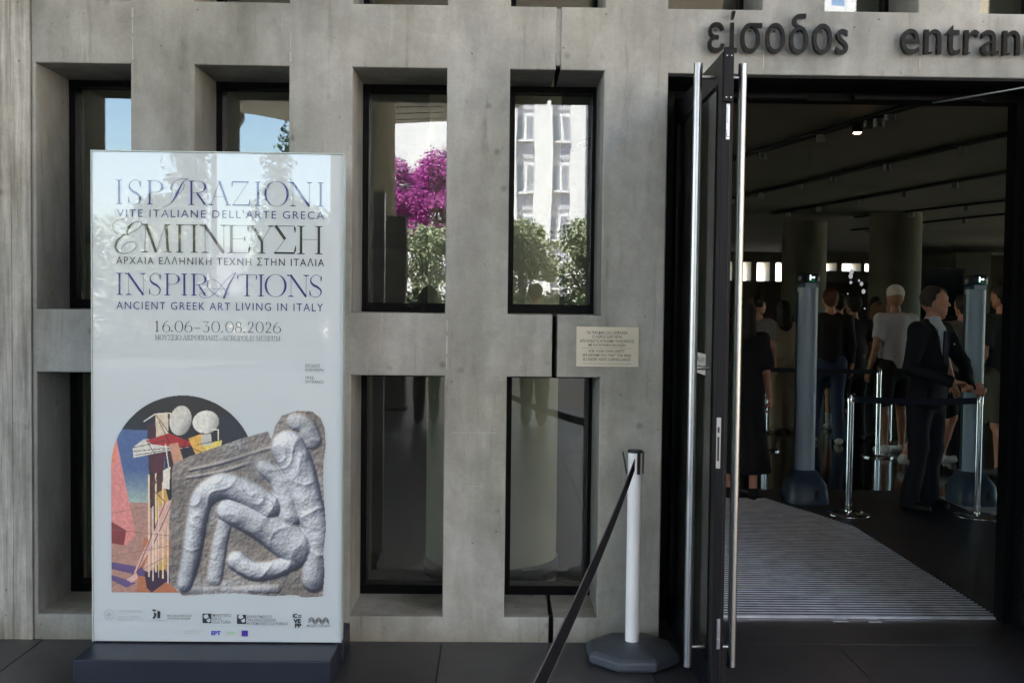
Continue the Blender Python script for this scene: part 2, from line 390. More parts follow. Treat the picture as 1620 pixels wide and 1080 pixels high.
# formwork seams: thin proud ridges of grout where shutter panels met
sb = MB()
for i in cols:
    if i < 0 or i == 3: continue
    x = X0+P*i+WW
    for za, zb in ((ZM2+.03, ZM1-.03), (ZT+.02, ZU-.02)) if x < DX0 else ((ZT+.02, ZU-.02),):
        if rnd.random() < .9:
            z = za; xx = x+rnd.uniform(.004, .012)
            while z < zb:
                h = rnd.uniform(.02, .09)
                if rnd.random() < .8: ww = rnd.uniform(.0018, .0042); sb.box(xx-ww, xx+ww, WY-.0018, WY+.003, z, min(zb, z+h))
                z += h+rnd.uniform(0, .02)
for xa, xb, z in ((-.20, .02, .985), (-.16, -.05, .735)):
    x = xa
    while x < xb:
        w_ = rnd.uniform(.01, .04); sb.box(x, min(x+w_, xb), WY-.0012, WY+.003, z-rnd.uniform(.001, .0025), z+rnd.uniform(.001, .0025)); x += w_+rnd.uniform(.0, .012)
tag(sb.obj('formwork_seam', plain('grout_ridge', (.385, .38, .365), .9, var=.15, vs=20), rwall), kind='stuff')
# board-marked pier: strips of slightly different depth
bb = MB(); x = PX0+.001
while x < PX1-.012:
    wd = min(rnd.uniform(.028, .075), PX1-.001-x); d = rnd.uniform(-.002, .006)
    bb.box(x+.0006, x+wd-.0006, WY-.006-d, BY, -.02, 6.5); x += wd
bb.box(PX0+.002, PX1-.002, WY+.004, BY-.01, -.02, 6.498)
bb.obj('pier_body', M['conc_b'], pier)
# windows: frame > pane (and upright, sill)
fm = MB()
h0 = 1.131
def window(par, x, za, zb, xa=None, xb=None):
    xa = x; xb = x+WW; t = .030
    f_ = MB().box(xa, xb, IY, IY+.09, za, za+.045).box(xa, xb, IY, IY+.09, zb-.030, zb) \
        .box(xa, xa+t, IY+.001, IY+.089, za+.045, zb-.030).box(xb-t*.6, xb, IY+.001, IY+.089, za+.045, zb-.030)
    fo = f_.obj('window', M['frame'], par)
    MB().box(xa+.012, xb-.008, IY+.055, IY+.063, za+.03, zb-.02).obj('pane', M['glass'], fo)
    return fo
for i in cols:
    if i == -1: continue
    x = X0+P*i; par = lwall if x < GX0 else rwall
    for zi, (a_, b_) in enumerate(ROWS):
        if i >= 4 and zi < 2 and x < DX1+.1: continue
        window(par, x, a_+.001, b_-.001)

# museum entrance canopy and body above
cn = thing('entrance_canopy', 'broad pale flat canopy over the museum forecourt, reflected in the second window', 'canopy')
poly = [(-24, BY+.3), (-24, -12.0), (-9.6, -12.4), (-6.95, -17.5), (-5.9, -19.3), (-1.4, -18.9), (.3, -16.8), (2.2, -12.4), (4.4, -12), (4.4, BY+.3)]
MB().poly(poly, 6.505, 7.0).obj('canopy_slab', M['soffit'], cn)
gb = MB()
for k in range(24):
    y = -18.4+k*.85
    xa, xb = (-5.4, -1.5) if y < -12.4 else (-23, 4.2)
    gb.box(xa, xb, y, y+.03, 6.49, 6.504)
tag(gb.obj('soffit_joint', M['frame_m'], cn), kind='stuff')
blk = thing('museum_storey', 'concrete upper storey of the museum above the entrance', 'building')
MB().box(-24, 4.4, BY+.32, 30, 6.9, 12).obj('storey_body', M['conc_in'], blk)  # unseen mass, shaped to keep the sun off the entrance

# interior shell ------------------------------------------------------------
CZ = 3.3
IX0, IX1, IYB = -15, 18, 36
inf = tag(MB().box(IX0, IX1, 5.374, IYB, -.05, 0).obj('interior_floor', M['infloor']), kind='structure')
cl = tag(MB().box(IX0, IX1, BY+.002, IYB, CZ, CZ+.4).obj('interior_ceiling', M['ceil']), kind='structure')
iw = tag(bpy.data.objects.new('interior_wall', None), kind='structure'); COL.objects.link(iw)
for ya, yb in ((BY, 7.0), (12, 12.5), (18, 18.5), (24, IYB)): MB().box(IX0-.3, IX0, ya, yb, 0, CZ).obj('side_wall', M['conc_in'], iw)
for ya, yb in ((7, 12), (12.5, 18), (18.5, 24)): MB().box(IX0-.11, IX0-.1, ya+.001, yb-.001, .01, CZ-.01).obj('side_pane', M['glass'], iw)  # left glazing added out of view to bring daylight into the hall
for ya, yb in ((BY, 7.5), (11.5, 12), (16.5, 17), (22.5, 23), (28.5, IYB)): MB().box(IX1, IX1+.3, ya, yb, 0, CZ).obj('side_wall', M['conc_in'], iw)
for ya, yb in ((7.5, 11.5), (12, 16.5), (17, 22.5), (23, 28.5)): MB().box(IX1+.1, IX1+.11, ya+.001, yb-.001, .01, CZ-.01).obj('side_pane', M['glass'], iw)  # right glazing opened beyond the view for more daylight indoors
# dropped brown block and beige panels at the back
bh = [(x_, x_+.42, 2.36, 2.98) for x_ in [7.3+.62*k for k in range(0, 4)]]+[(x_, x_+.62, 2.72, 2.98) for x_ in (10.55, 11.35, 12.1)]+[(15.9, 16.25, 1.9, 3.0)]
link('back_wall', wall_mesh('back_wall', IX0, IX1, 0, CZ, bh, IYB-1.0, IYB, .003), iw, M['conc_in'])
# dropped brown block and beige panels at the back
tag(MB().box(7.45, 10.9, 30, 30.4, 0, 2.25).obj('ticket_partition', M['desk']), 'low dark brown partition under the bright far windows', 'partition')
tag(MB().box(10.35, 12.1, 27.5, 27.9, 0, 2.6).obj('display_panel', M['panel_b']), 'tall glossy black panel with round lights behind the crowd', 'panel')
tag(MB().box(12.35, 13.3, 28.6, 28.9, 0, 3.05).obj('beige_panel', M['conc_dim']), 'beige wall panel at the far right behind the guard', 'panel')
# tall columns
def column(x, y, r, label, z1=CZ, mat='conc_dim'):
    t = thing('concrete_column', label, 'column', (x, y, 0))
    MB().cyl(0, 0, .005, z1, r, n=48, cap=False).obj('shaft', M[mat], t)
    MB().lathe(0, 0, [(.0, r+.012), (.05, r+.012), (.052, r+.001)], 48, False).obj('base_ring', M['frame_m'], t)
    return t
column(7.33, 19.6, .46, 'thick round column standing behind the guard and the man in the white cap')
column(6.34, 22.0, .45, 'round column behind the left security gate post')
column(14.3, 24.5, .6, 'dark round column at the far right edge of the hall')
column(-.02, 6.5, .40, 'pale round column just inside the window right of the poster', mat='conc_in')
# ceiling light tracks with spots
tr0 = None
tracks = [((2.0, 15.9), (3.95, 6.9)), ((3.70, 17.7), (5.2, 9.2)), ((5.15, 19.9), (6.75, 11.4)), ((6.9, 20.5), (8.7, 15.0)), ((8.0, 24), (10.0, 16.5)), ((.3, 14), (2.0, 7))]
lab = ['nearest the doors, with the lit lamp', 'second from the doors', 'third from the doors', 'fourth from the doors', 'fifth from the doors', 'left of the one with the lit lamp']
for (pa, pb), lb in zip(tracks, lab):
    a_ = Vector((*pa, 0)); b_ = Vector((*pb, 0)); d = (b_-a_); L = d.length; an = math.atan2(d.y, d.x)
    t = thing('ceiling_light_track', 'black recessed ceiling track, '+lb, 'light track', (pa[0], pa[1], CZ), an, 'ceiling light tracks')
    MB().box(0, L, -.05, .05, -.025, -.003).obj('rail', M['track'], t)
    MB().box(0, L, -.075, -.052, -.012, -.002).obj('trim', M['frame'], t)
    k = .6
    while k < L-.3:
        s_ = MB().cyl(k, 0, -.11, -.03, .045, .04, 14).obj('spot', M['lampoff'], t); k += rnd.uniform(.8, 1.5)
lt = thing('ceiling_spotlight', 'single lit warm spotlight hanging from the dark ceiling', 'lamp', (3.33, 9.93, CZ))
MB().cyl(0, 0, -.10, -.005, .05, .05, 20).obj('housing', M['frame'], lt)
MB().cyl(0, 0, -.106, -.1005, .032, .032, 20).obj('lens', M['lamp'], lt)
lp = bpy.data.lights.new('warm_spot', 'SPOT'); lpo = bpy.data.objects.new('warm_spot', lp); COL.objects.link(lpo); lpo.parent = lt
lpo.location = (0, 0, -.13); lp.energy = .35; lp.color = (1, .72, .48); lp.spot_size = R(120); lp.spot_blend = .8; lp.shadow_soft_size = .05
lt2 = thing('ceiling_spotlight', 'twin unlit silver spot beside the lit ceiling lamp', 'lamp', (3.42, 9.62, CZ))
MB().cyl(0, 0, -.10, -.005, .05, .05, 16).obj('housing', M['lampoff'], lt2)
MB().cyl(.02, -.22, -.08, -.005, .05, .05, 16).obj('housing', M['lampoff'], lt2)

# ================================================================= DOORS
dj = thing('door_frame', 'black metal frame around the entrance opening', 'door frame')
MB().box(DX1-.014, DX1-.001, WY+.004, 5.30, 0, 2.646).obj('jamb_lining', M['frame_m'], dj)
MB().box(DX0+.001, DX1-.001, WY+.004, 5.30, 2.647, 2.659).obj('soffit_lining', M['frame_m'], dj)
MB().box(DX0+.001, .868, 5.302, 5.40, 0, 2.659).obj('jamb', M['frame'], dj)
MB().box(2.575, DX1-.001, 5.302, 5.40, 0, 2.659).obj('jamb', M['frame'], dj)
MB().box(.869, 2.574, 5.303, 5.399, 2.610, 2.658).obj('head_rail', M['frame'], dj)
MB().box(.95, 1.52, 5.27, 5.301, 2.612, 2.634, .003).obj('door_closer', M['door_metal'], dj)
MB().box(1.75, 2.40, 5.27, 5.301, 2.612, 2.634, .003).obj('door_closer', M['door_metal'], dj)
MB().tube([(2.14, 5.27, 2.60), (2.54, 4.75, 2.612)], .006, 8).obj('closer_arm', M['steel'], dj)

def leaf(label, x, yn, yf, side, sticker):
    t = thing('door_leaf', label, 'door', (x, yf, 0), 0, 'open glass entrance door leaves')
    th = .022; L = yf-yn; z1 = 2.575
    # local: y from -L (free edge, towards the street) to 0 (hinge)
    MB().box(-th, th, -L, -L+.095, .012, z1, .003).obj('stile', M['door_metal'], t)
    MB().box(-th, th, -.095, 0, .012, z1, .003).obj('stile', M['door_metal'], t)
    MB().box(-th+.001, th-.001, -L+.096, -.096, z1-.11, z1-.001, .002).obj('rail', M['door_metal'], t)
    MB().box(-th+.001, th-.001, -L+.096, -.096, .013, .16, .002).obj('rail', M['door_metal'], t)
    MB().box(-.010, -.006, -L+.08, -.08, .15, z1-.10).box(.006, .010, -L+.08, -.08, .15, z1-.10).obj('pane', M['door_glass'], t)
    for sx in (-th-.004, th+.001):
        MB().box(sx, sx+.003, -L+.085, -L+.097, .16, z1-.11).obj('glazing_bead', M['frame'], t)
    # pull bars both sides
    for sg in (-1, 1):
        hb = MB().cyl(sg*.0895, -L+.15, .118, 2.560, .0175, n=24).obj('pull_bar', M['steel'], t)
        for z in (.20, 1.34, 2.505) if sg < 0 else (.20, 2.505):
            a0, a1 = sorted((sg*th, sg*.075))
            MB().tube([(a0, -L+.15, z), (a1, -L+.15, z)], .008, 10).obj('standoff', M['steel'], hb)
    # edge hardware on the free edge (faces the street)
    ye = -L
    MB().box(-.019, .019, ye-.014, ye-.0005, 2.38, z1+.012, .002).obj('edge_closer_cover', M['door_metal'], t)
    for z in (2.555, 2.395):
        for xx in (-.009, .009): MB().tube([(xx, ye-.0145, z), (xx, ye-.018, z)], .0028, 8).obj('screw', M['steel'], t)
    bo = MB().box(-.006, .008, ye-.006, ye-.0005, 2.235, 2.372, .001).obj('flush_bolt', M['steel'], t)
    MB().box(-.003, .005, ye-.010, ye-.006, 2.30, 2.36, .001).box(-.004, .006, ye-.012, ye-.006, 2.245, 2.275, .001).obj('bolt_lever', M['steel'], bo)
    ls = MB().box(-.021, -.004, ye-.004, ye-.0005, .955, 1.155, .0008).obj('lock_strike', M['steel'], t)
    MB().box(-.0165, -.009, ye-.0052, ye-.0041, 1.095, 1.118).box(-.0165, -.009, ye-.0052, ye-.0041, .985, 1.08).obj('slot', M['track'], ls)
    bo = MB().box(-.006, .008, ye-.006, ye-.0005, .24, .36, .001).obj('flush_bolt', M['steel'], t)
    MB().box(-.003, .005, ye-.010, ye-.006, .30, .35, .001).box(-.004, .006, ye-.012, ye-.006, .255, .28, .001).obj('bolt_lever', M['steel'], bo)
    MB().box(.009, .0115, ye-.003, ye-.0003, .02, 2.36).box(-.0225, -.0215, ye+.002, ye+.05, .02, 2.36).obj('edge_gasket', M['track'], t)
    return t
lf = leaf('open glass door leaf with steel pull bars standing edge-on at the left of the entrance', .886, 4.15, 5.29, 1, True)
rf = leaf('open glass door leaf cut off by the right edge of the photo', 2.635, 4.15, 5.29, -1, False)

# ================================================================= TEXT
def text_mesh(body, size, ext=0, spacing=1, align='LEFT', off=0, res=4):
    cu = bpy.data.curves.new('t', 'FONT'); cu.body = body; cu.size = size; cu.extrude = ext; cu.space_character = spacing
    cu.align_x = align; cu.offset = off; cu.resolution_u = res
    ob = bpy.data.objects.new('t', cu); COL.objects.link(ob)
    dg = bpy.context.evaluated_depsgraph_get(); me = bpy.data.meshes.new_from_object(ob.evaluated_get(dg))
    COL.objects.unlink(ob); bpy.data.objects.remove(ob); bpy.data.curves.remove(cu)
    return me
def mesh_bounds(me):
    a = np.empty(len(me.vertices)*3); me.vertices.foreach_get('co', a); a = a.reshape(-1, 3); return a.min(0), a.max(0)
def fit_text(name, body, x0, x1, zbase, zcap, y, mat, parent, ext=0, off=0, spacing=1.0, cap=None):
    """text standing in the XZ plane, facing -Y, stretched to x0..x1, baseline..cap height"""
    me = text_mesh(body, 1, ext, spacing, off=off)
    lo, hi = mesh_bounds(me); capref = cap or .66
    sx = (x1-x0)/(hi[0]-lo[0]); sz = (zcap-zbase)/capref
    for v in me.vertices:
        v.co = Vector((x0+(v.co.x-lo[0])*sx, y-v.co.z*1.0, zbase+v.co.y*sz))
    me.update(); return link(name, me, parent, mat)
_cap = mesh_bounds(text_mesh('H', 1))[1][1]; _xh = mesh_bounds(text_mesh('x', 1))[1][1]
# greek capitals that look like latin ones are typed as latin (cleaner outlines)
def gl(s):
    return s.translate(str.maketrans('ΑΒΕΖΗΙΚΜΝΟΡΤΥΧ', 'ABEZHIKMNOPTYX'))

# entrance lettering: each letter a part, standing off the wall
let = thing('entrance_lettering', 'black raised metal letters reading εισοδος and entrance above the doors', 'lettering')
def letter_row(body, x0, x1, zb, xh):
    adv = []; me_full = text_mesh(body, 1, spacing=1.06); lo, hi = mesh_bounds(me_full); s = (x1-x0)/(hi[0]-lo[0])
    sz = xh/_xh
    for k, ch in enumerate(body):
        pre = body[:k]
        wfull = mesh_bounds(text_mesh(body[:k+1], 1, spacing=1.06))[1][0]
        me = text_mesh(ch, 1, ext=.0, off=.002, res=8); l2, h2 = mesh_bounds(me)
        bm = bmesh.new(); bm.from_mesh(me)
        bmesh.ops.remove_doubles(bm, verts=bm.verts, dist=1e-5)
        fs = list(bm.faces); r_ = bmesh.ops.extrude_face_region(bm, geom=fs)
        for v in r_['geom']:
            if isinstance(v, bmesh.types.BMVert): v.co.z = 1.0
        bm.to_mesh(me); bm.free()
        for v in me.vertices:
            X = x0+(v.co.x-h2[0]+wfull-lo[0])*s
            v.co = Vector((X, WY-.018-(.024 if v.co.z > .5 else 0), zb+v.co.y*sz))
        bm = bmesh.new(); bm.from_mesh(me); bmesh.ops.recalc_face_normals(bm, faces=bm.faces); bm.to_mesh(me); bm.free(); me.polygons.foreach_set('use_smooth', [False]*len(me.polygons))
        me.update(); o = link('letter', me, let, M['letter'])
        a1, b1 = mesh_bounds(me)
        MB().tube([((a1[0]+b1[0])/2, WY-.02, zb+xh*.95), ((a1[0]+b1[0])/2, WY+.005, zb+xh*.95)], .0025, 6).tube([((a1[0]+b1[0])/2, WY-.02, zb+.012), ((a1[0]+b1[0])/2, WY+.005, zb+.012)], .004, 6).obj('stud', M['frame_m'], o)
letter_row('είσοδοs', .955, 1.60, 2.752, .110)
letter_row('entrance', 1.845, 2.60, 2.757, .110)

# surveillance notice
pl = thing('surveillance_notice', 'small cream notice plate about video surveillance on the concrete wall', 'sign', (.372, WY, 1.300))
MB().box(0, .292, -.006, -.001, 0, .186, .0015).obj('plate', M['plaque'], pl)
rows_ = [('ΓΙΑ ΤΗΝ ΔΙΚΗ ΣΑΣ ΑΣΦΑΛΕΙΑ', .19, .153), ('Ο ΧΩΡΟΣ ΕΛΕΓΧΕΤΑΙ', .138, .134), ('ΑΠΟ ΚΛΕΙΣΤΟ ΚΥΚΛΩΜΑ ΤΗΛΕΟΡΑΣΗΣ', .255, .114), ('ΜΕ ΚΑΤΑΓΡΑΦΗ ΕΙΚΟΝΩΝ', .172, .095),
         ('FOR YOUR OWN SAFETY', .168, .067), ('WE INFORM YOU THAT THIS AREA', .228, .048), ('IS UNDER VIDEO SURVEILLANCE', .220, .029)]
for tx, wd, z in rows_:
    fit_text('notice_line', gl(tx), .143-wd/2, .143+wd/2, z, z+.0125, -.0066, M['plaque_ink'], pl, off=.012, cap=_cap)
MB().box(.028, .258, -.0068, -.0062, .0865, .0878).obj('rule', M['plaque_ink'], pl)
fit_text('small_print', 'AI AAPAIAOAI AIAEIOAI IA OAOAIAIIA EAE IIIEEIIN', .033, .258, .0125, .0165, -.0066, M['plaque_ink'], pl, cap=_cap)

# sticker on the door glass (left face)
st = thing('door_sticker', 'small white PULL sticker on the glass of the open door', 'sticker', (.886-.0105, 4.64, 1.30))
# local plane: faces -X
MB().box(-.0008, -.0001, -.20, .0, 0, .088).obj('paper', M['white_sign'], st)
for tx, za, zb_ in (('ΕΛΞΑΤΕ', .052, .070), ('PULL', .018, .036)):
    me = text_mesh(gl(tx), 1, off=.01); lo, hi = mesh_bounds(me)
    for v in me.vertices:
        u = (v.co.x-lo[0])/(hi[0]-lo[0]); wd = .165 if tx != 'PULL' else .105
        v.co = Vector((-.0013, -.100+wd/2-u*wd, za+v.co.y/_cap*(zb_-za)))
    link('sticker_text', me, st, M['black_ink'])

# ================================================================= POSTER STAND
PW, PH = 1.058, 2.088                       # printed face; design grid 395 x 777 units, origin top left
po = thing('exhibition_poster_stand', 'tall pale blue glass-fronted exhibition poster panel on a dark steel plinth', 'poster stand', (-1.7155, 4.55, .124))
MB().box(0, PW, .002, .06, 0, PH, .002).obj('panel', M['paper'], po)
MB().box(-.004, -.0005, -.004, .058, 0, PH).box(PW+.0005, PW+.004, -.004, .058, 0, PH).box(-.004, PW+.004, -.004, .058, PH+.0005, PH+.005).obj('edge_trim', plain('glass_edge', (.42, .50, .50), .25, var=.03), po)
pb = MB().box(-.003, PW-.010, -.22, .31, -.124, -.006, .006)
pb.obj('plinth', M['plinth'], po)
MB().box(.04, PW-.04, .004, .056, -.012, 0).obj('base_channel', M['frame_m'], po)
MB().box(PW-.02, PW+.0, .10, .30, -.122, -.004, .004).obj('back_plate', M['plinth'], po)
def ux(x): return (x-147)/394.5*PW
def uz(y): return (1016.5-y)/777*PH
def F_off(base, tag_=0): return base
class Pen:
    """broad-nib lettering: hairlines, bold stems and swelling curves with bracketed serifs"""
    def __init__(s, stem, hair): s.mb = MB(); s.S = stem; s.H = hair; s.k = 0
    def ribbon(s, pts, wid):
        pts = [Vector((p[0], 0, p[1])) for p in pts]; n = len(pts); L = []; Rr = []
        yo = -.0002-.00003*(s.k % 12); s.k += 1
        for i, p in enumerate(pts):
            d = pts[min(i+1, n-1)]-pts[max(i-1, 0)]; d = d.normalized() if d.length > 1e-9 else Vector((1, 0, 0))
            nn = Vector((-d.z, 0, d.x)); w_ = wid[i] if isinstance(wid, list) else wid
            a = p+nn*w_/2; b_ = p-nn*w_/2; L.append((a.x, yo, a.z)); Rr.append((b_.x, yo, b_.z))
        s.mb.add(L+Rr, [(i, n+i, n+i+1, i+1) for i in range(n-1)])
    def bold(s, a, b, k=1): s.ribbon([a, b], s.S*k)
    def hair(s, a, b, k=1): s.ribbon([a, b], s.H*k)
    def curve(s, pts, fat=1.0):
        n = len(pts); w_ = []
        for i in range(n):
            a = pts[max(i-1, 0)]; b = pts[min(i+1, n-1)]; dx, dz = b[0]-a[0], b[1]-a[1]; l = math.hypot(dx, dz) or 1
            w_.append(s.H+(s.S*fat-s.H)*abs(dz/l)**2.6)
        s.ribbon(pts, w_)
    def swell(s, pts, k=1.0):          # thin-thick-thin stroke
        n = len(pts); s.ribbon(pts, [s.H+(s.S*k-s.H)*math.sin(math.pi*i/(n-1))**1.5 for i in range(n)])
    def serif(s, x, z, w, up):         # up=+1: serif at the foot
        b = s.S*.55; yo = -.0002-.00003*(s.k % 12); s.k += 1
        v = [(x-w/2, yo, z), (x+w/2, yo, z), (x+w/2, yo, z+up*s.H*1.1), (x+b*.5, yo, z+up*s.H*3.6), (x-b*.5, yo, z+up*s.H*3.6), (x-w/2, yo, z+up*s.H*1.1)]
        s.mb.add(v, [(0, 1, 2, 3, 4, 5)])
def ell(cx, cz, rx, rz, a0, a1, n=26):
    return [(cx+rx*math.cos(R(a0+(a1-a0)*i/n)), cz+rz*math.sin(R(a0+(a1-a0)*i/n))) for i in range(n+1)]
def spline(P_, n=9):
    out = []; Q = [P_[0]]+list(P_)+[P_[-1]]
    for i in range(1, len(Q)-2):
        for k in range(n):
            t = k/n; p0, p1, p2, p3 = Q[i-1], Q[i], Q[i+1], Q[i+2]
            out.append(tuple(.5*((2*p1[j])+(-p0[j]+p2[j])*t+(2*p0[j]-5*p1[j]+4*p2[j]-p3[j])*t*t+(-p0[j]+3*p1[j]-3*p2[j]+p3[j])*t**3) for j in (0, 1)))
    out.append(P_[-1]); return out
def glyph(p, ch, x, z, w, h):
    """draw ch in box x..x+w, z..z+h"""
    S, H_ = p.S, p.H; sw_ = S*3.2; X = lambda u: x+u*w; Z = lambda v: z+v*h
    def stem(u, a=0, b=1, f=True, t=True):
        p.bold((X(u), Z(a)), (X(u), Z(b)))
        if f: p.serif(X(u), Z(a), sw_, 1)
        if t: p.serif(X(u), Z(b), sw_, -1)
    if ch == 'I': stem(.5)
    elif ch == 'N':
        p.hair((X(.16), Z(0)), (X(.16), Z(1))); p.hair((X(.86), Z(0)), (X(.86), Z(1)))
        p.bold((X(.13), Z(1)), (X(.86), Z(0)), 1.1); p.serif(X(.16), Z(0), sw_, 1); p.serif(X(.86), Z(1), sw_, -1); p.serif(X(.05), Z(1), sw_*.7, -1)
    elif ch == 'M':
        p.hair((X(.12), Z(0)), (X(.16), Z(1))); p.bold((X(.17), Z(1)), (X(.50), Z(0)), 1.05); p.hair((X(.51), Z(0)), (X(.82), Z(1))); p.bold((X(.84), Z(1)), (X(.90), Z(0)))
        p.serif(X(.12), Z(0), sw_*.9, 1); p.serif(X(.90), Z(0), sw_, 1); p.serif(X(.12), Z(1), sw_*.7, -1); p.serif(X(.88), Z(1), sw_*.8, -1)
    elif ch in 'HΗ':
        stem(.18); stem(.82); p.hair((X(.18), Z(.52)), (X(.82), Z(.52)))
    elif ch == 'Π':
        stem(.2); stem(.8); p.hair((X(.1), Z(.985)), (X(.9), Z(.985)), 1.3)
    elif ch == 'E':
        stem(.2); p.hair((X(.2), Z(.985)), (X(.95), Z(.985)), 1.2); p.hair((X(.2), Z(.012)), (X(1), Z(.012)), 1.2); p.hair((X(.2), Z(.52)), (X(.8), Z(.52)))
        p.swell([(X(.93), Z(.99)), (X(.955), Z(.9)), (X(.965), Z(.76))], .8); p.swell([(X(.98), Z(0.01)), (X(1.0), Z(.12)), (X(1.02), Z(.28))], .8); p.bold((X(.8), Z(.44)), (X(.8), Z(.60)), .5)
    elif ch == 'F':
        stem(.2); p.hair((X(.2), Z(.985)), (X(.95), Z(.985)), 1.2); p.hair((X(.2), Z(.52)), (X(.8), Z(.52)))
    elif ch == 'L':
        stem(.2); p.hair((X(.2), Z(.012)), (X(1), Z(.012)), 1.2); p.swell([(X(.97), Z(0.01)), (X(.985), Z(.12)), (X(1.0), Z(.26))], .7)
    elif ch in 'TΤ':
        stem(.5, t=False); p.hair((X(.02), Z(.985)), (X(.98), Z(.985)), 1.3)
        for u, d in ((.02, -.01), (.98, .01)): p.swell([(X(u), Z(.99)), (X(u+d), Z(.9)), (X(u+2*d), Z(.76))], .75)
    elif ch in 'YΥ':
        p.bold((X(.1), Z(1)), (X(.52), Z(.42)), 1.05); p.hair((X(.9), Z(1)), (X(.52), Z(.42))); p.bold((X(.52), Z(.43)), (X(.52), Z(0))); p.serif(X(.52), Z(0), sw_, 1)
        p.serif(X(.08), Z(1), sw_*.9, -1); p.serif(X(.9), Z(1), sw_*.8, -1)
    elif ch == 'Σ':
        p.bold((X(.1), Z(1)), (X(.52), Z(.52)), 1.2); p.hair((X(.53), Z(.53)), (X(.06), Z(.02))); p.hair((X(.04), Z(.985)), (X(.93), Z(.985)), 1.5); p.ribbon([(X(.04), Z(.03)), (X(.93), Z(.03))], S*.75)
        p.swell([(X(.93), Z(.99)), (X(.95), Z(.9)), (X(.96), Z(.75))], .8); p.swell([(X(.93), Z(.02)), (X(.96), Z(.12)), (X(.99), Z(.30))], .8)
    elif ch in 'AΛ':
        p.hair((X(.08), Z(0)), (X(.5), Z(1))); p.bold((X(.48), Z(1)), (X(.90), Z(0)), 1.05)
        if ch == 'A': p.hair((X(.24), Z(.36)), (X(.75), Z(.36)))
        p.serif(X(.08), Z(0), sw_*.9, 1); p.serif(X(.90), Z(0), sw_, 1)
    elif ch == 'Z':
        p.hair((X(.08), Z(.02)), (X(.92), Z(.98))); p.ribbon([(X(.06), Z(.975)), (X(.94), Z(.975))], S*.7); p.ribbon([(X(.06), Z(.025)), (X(.96), Z(.025))], S*.75)
        p.swell([(X(.05), Z(.99)), (X(.04), Z(.9)), (X(.03), Z(.76))], .6); p.swell([(X(.97), Z(.02)), (X(.98), Z(.1)), (X(1.0), Z(.26))], .7)
    elif ch in 'OΟ0': p.curve(ell(X(.5), Z(.5), w*.46, h*.515, 0, 360, 48), 1.15 if ch != '0' else .9)
    elif ch in 'CG':
        p.curve(ell(X(.52), Z(.5), w*.46, h*.515, 48, 312, 36), 1.1); p.swell([(X(.85), Z(.87)), (X(.88), Z(.8)), (X(.88), Z(.68))], .7)
        if ch == 'G': p.bold((X(.84), Z(.1)), (X(.84), Z(.42)), .8)
    elif ch == 'U':
        p.bold((X(.2), Z(1)), (X(.2), Z(.3))); p.hair((X(.84), Z(1)), (X(.84), Z(.3))); p.curve(ell(X(.52), Z(.32), w*.32, h*.33, 180, 360, 20), .9)
        p.serif(X(.2), Z(1), sw_, -1); p.serif(X(.84), Z(1), sw_*.8, -1)
    elif ch == 'K':
        stem(.18); p.hair((X(.2), Z(.42)), (X(.84), Z(1))); p.bold((X(.42), Z(.6)), (X(.90), Z(0)), 1.0); p.serif(X(.85), Z(1), sw_*.8, -1); p.serif(X(.92), Z(0), sw_*.8, 1)
    elif ch in 'PΡRBD':
        stem(.2)
        if ch == 'D': p.curve([(X(.2), Z(.985))]+ell(X(.42), Z(.5), w*.5, h*.487, 90, -90, 30)+[(X(.2), Z(.013))], 1.1)
        else: p.curve([(X(.2), Z(.985))]+ell(X(.50), Z(.745), w*.40, h*.242, 90, -90, 24)+[(X(.2), Z(.503))], 1.1)
        if ch == 'B': p.curve([(X(.2), Z(.50))]+ell(X(.52), Z(.257), w*.44, h*.245, 90, -90, 24)+[(X(.2), Z(.012))], 1.1)
        if ch == 'R': p.bold((X(.48), Z(.5)), (X(.88), Z(.03)), .95); p.curve([(X(.88), Z(.03)), (X(.95), Z(0)), (X(1.02), Z(.01))])
    elif ch == 'S':
        c = spline([(X(.86), Z(.74)), (X(.78), Z(.93)), (X(.5), Z(1.01)), (X(.2), Z(.88)), (X(.16), Z(.70)), (X(.34), Z(.55)), (X(.62), Z(.45)), (X(.86), Z(.28)), (X(.78), Z(.08)), (X(.48), Z(-.012)), (X(.18), Z(.08)), (X(.10), Z(.28))], 6)
        n = len(c); p.ribbon(c, [H_+(S*1.15-H_)*math.exp(-((i/(n-1)-.5)/.17)**2) for i in range(n)])
        p.swell([(X(.87), Z(.98)), (X(.87), Z(.86)), (X(.87), Z(.70))], .5); p.swell([(X(.11), Z(.03)), (X(.10), Z(.15)), (X(.10), Z(.32))], .5)
    elif ch == '1': p.bold((X(.5), Z(0)), (X(.5), Z(1)), .9); p.serif(X(.5), Z(0), sw_, 1); p.hair((X(.5), Z(.97)), (X(.15), Z(.86)), 1.4)
    elif ch == '6':
        p.curve(ell(X(.5), Z(.3), w*.42, h*.31, 0, 360, 30), .9); p.curve(spline([(X(.08), Z(.3)), (X(.16), Z(.62)), (X(.42), Z(.9)), (X(.72), Z(1.02))], 7), .8)
    elif ch == '3':
        p.hair((X(.1), Z(.98)), (X(.84), Z(.98)), 1.5); p.hair((X(.84), Z(.98)), (X(.42), Z(.6))); p.curve(spline([(X(.42), Z(.6)), (X(.82), Z(.5)), (X(.88), Z(.28)), (X(.7), Z(.04)), (X(.35), Z(-.01)), (X(.1), Z(.12))], 7), 1)
    elif ch == '8':
        p.curve(ell(X(.5), Z(.75), w*.34, h*.25, 0, 360, 26), .9); p.curve(ell(X(.5), Z(.26), w*.42, h*.27, 0, 360, 30), 1)
    elif ch == '2':
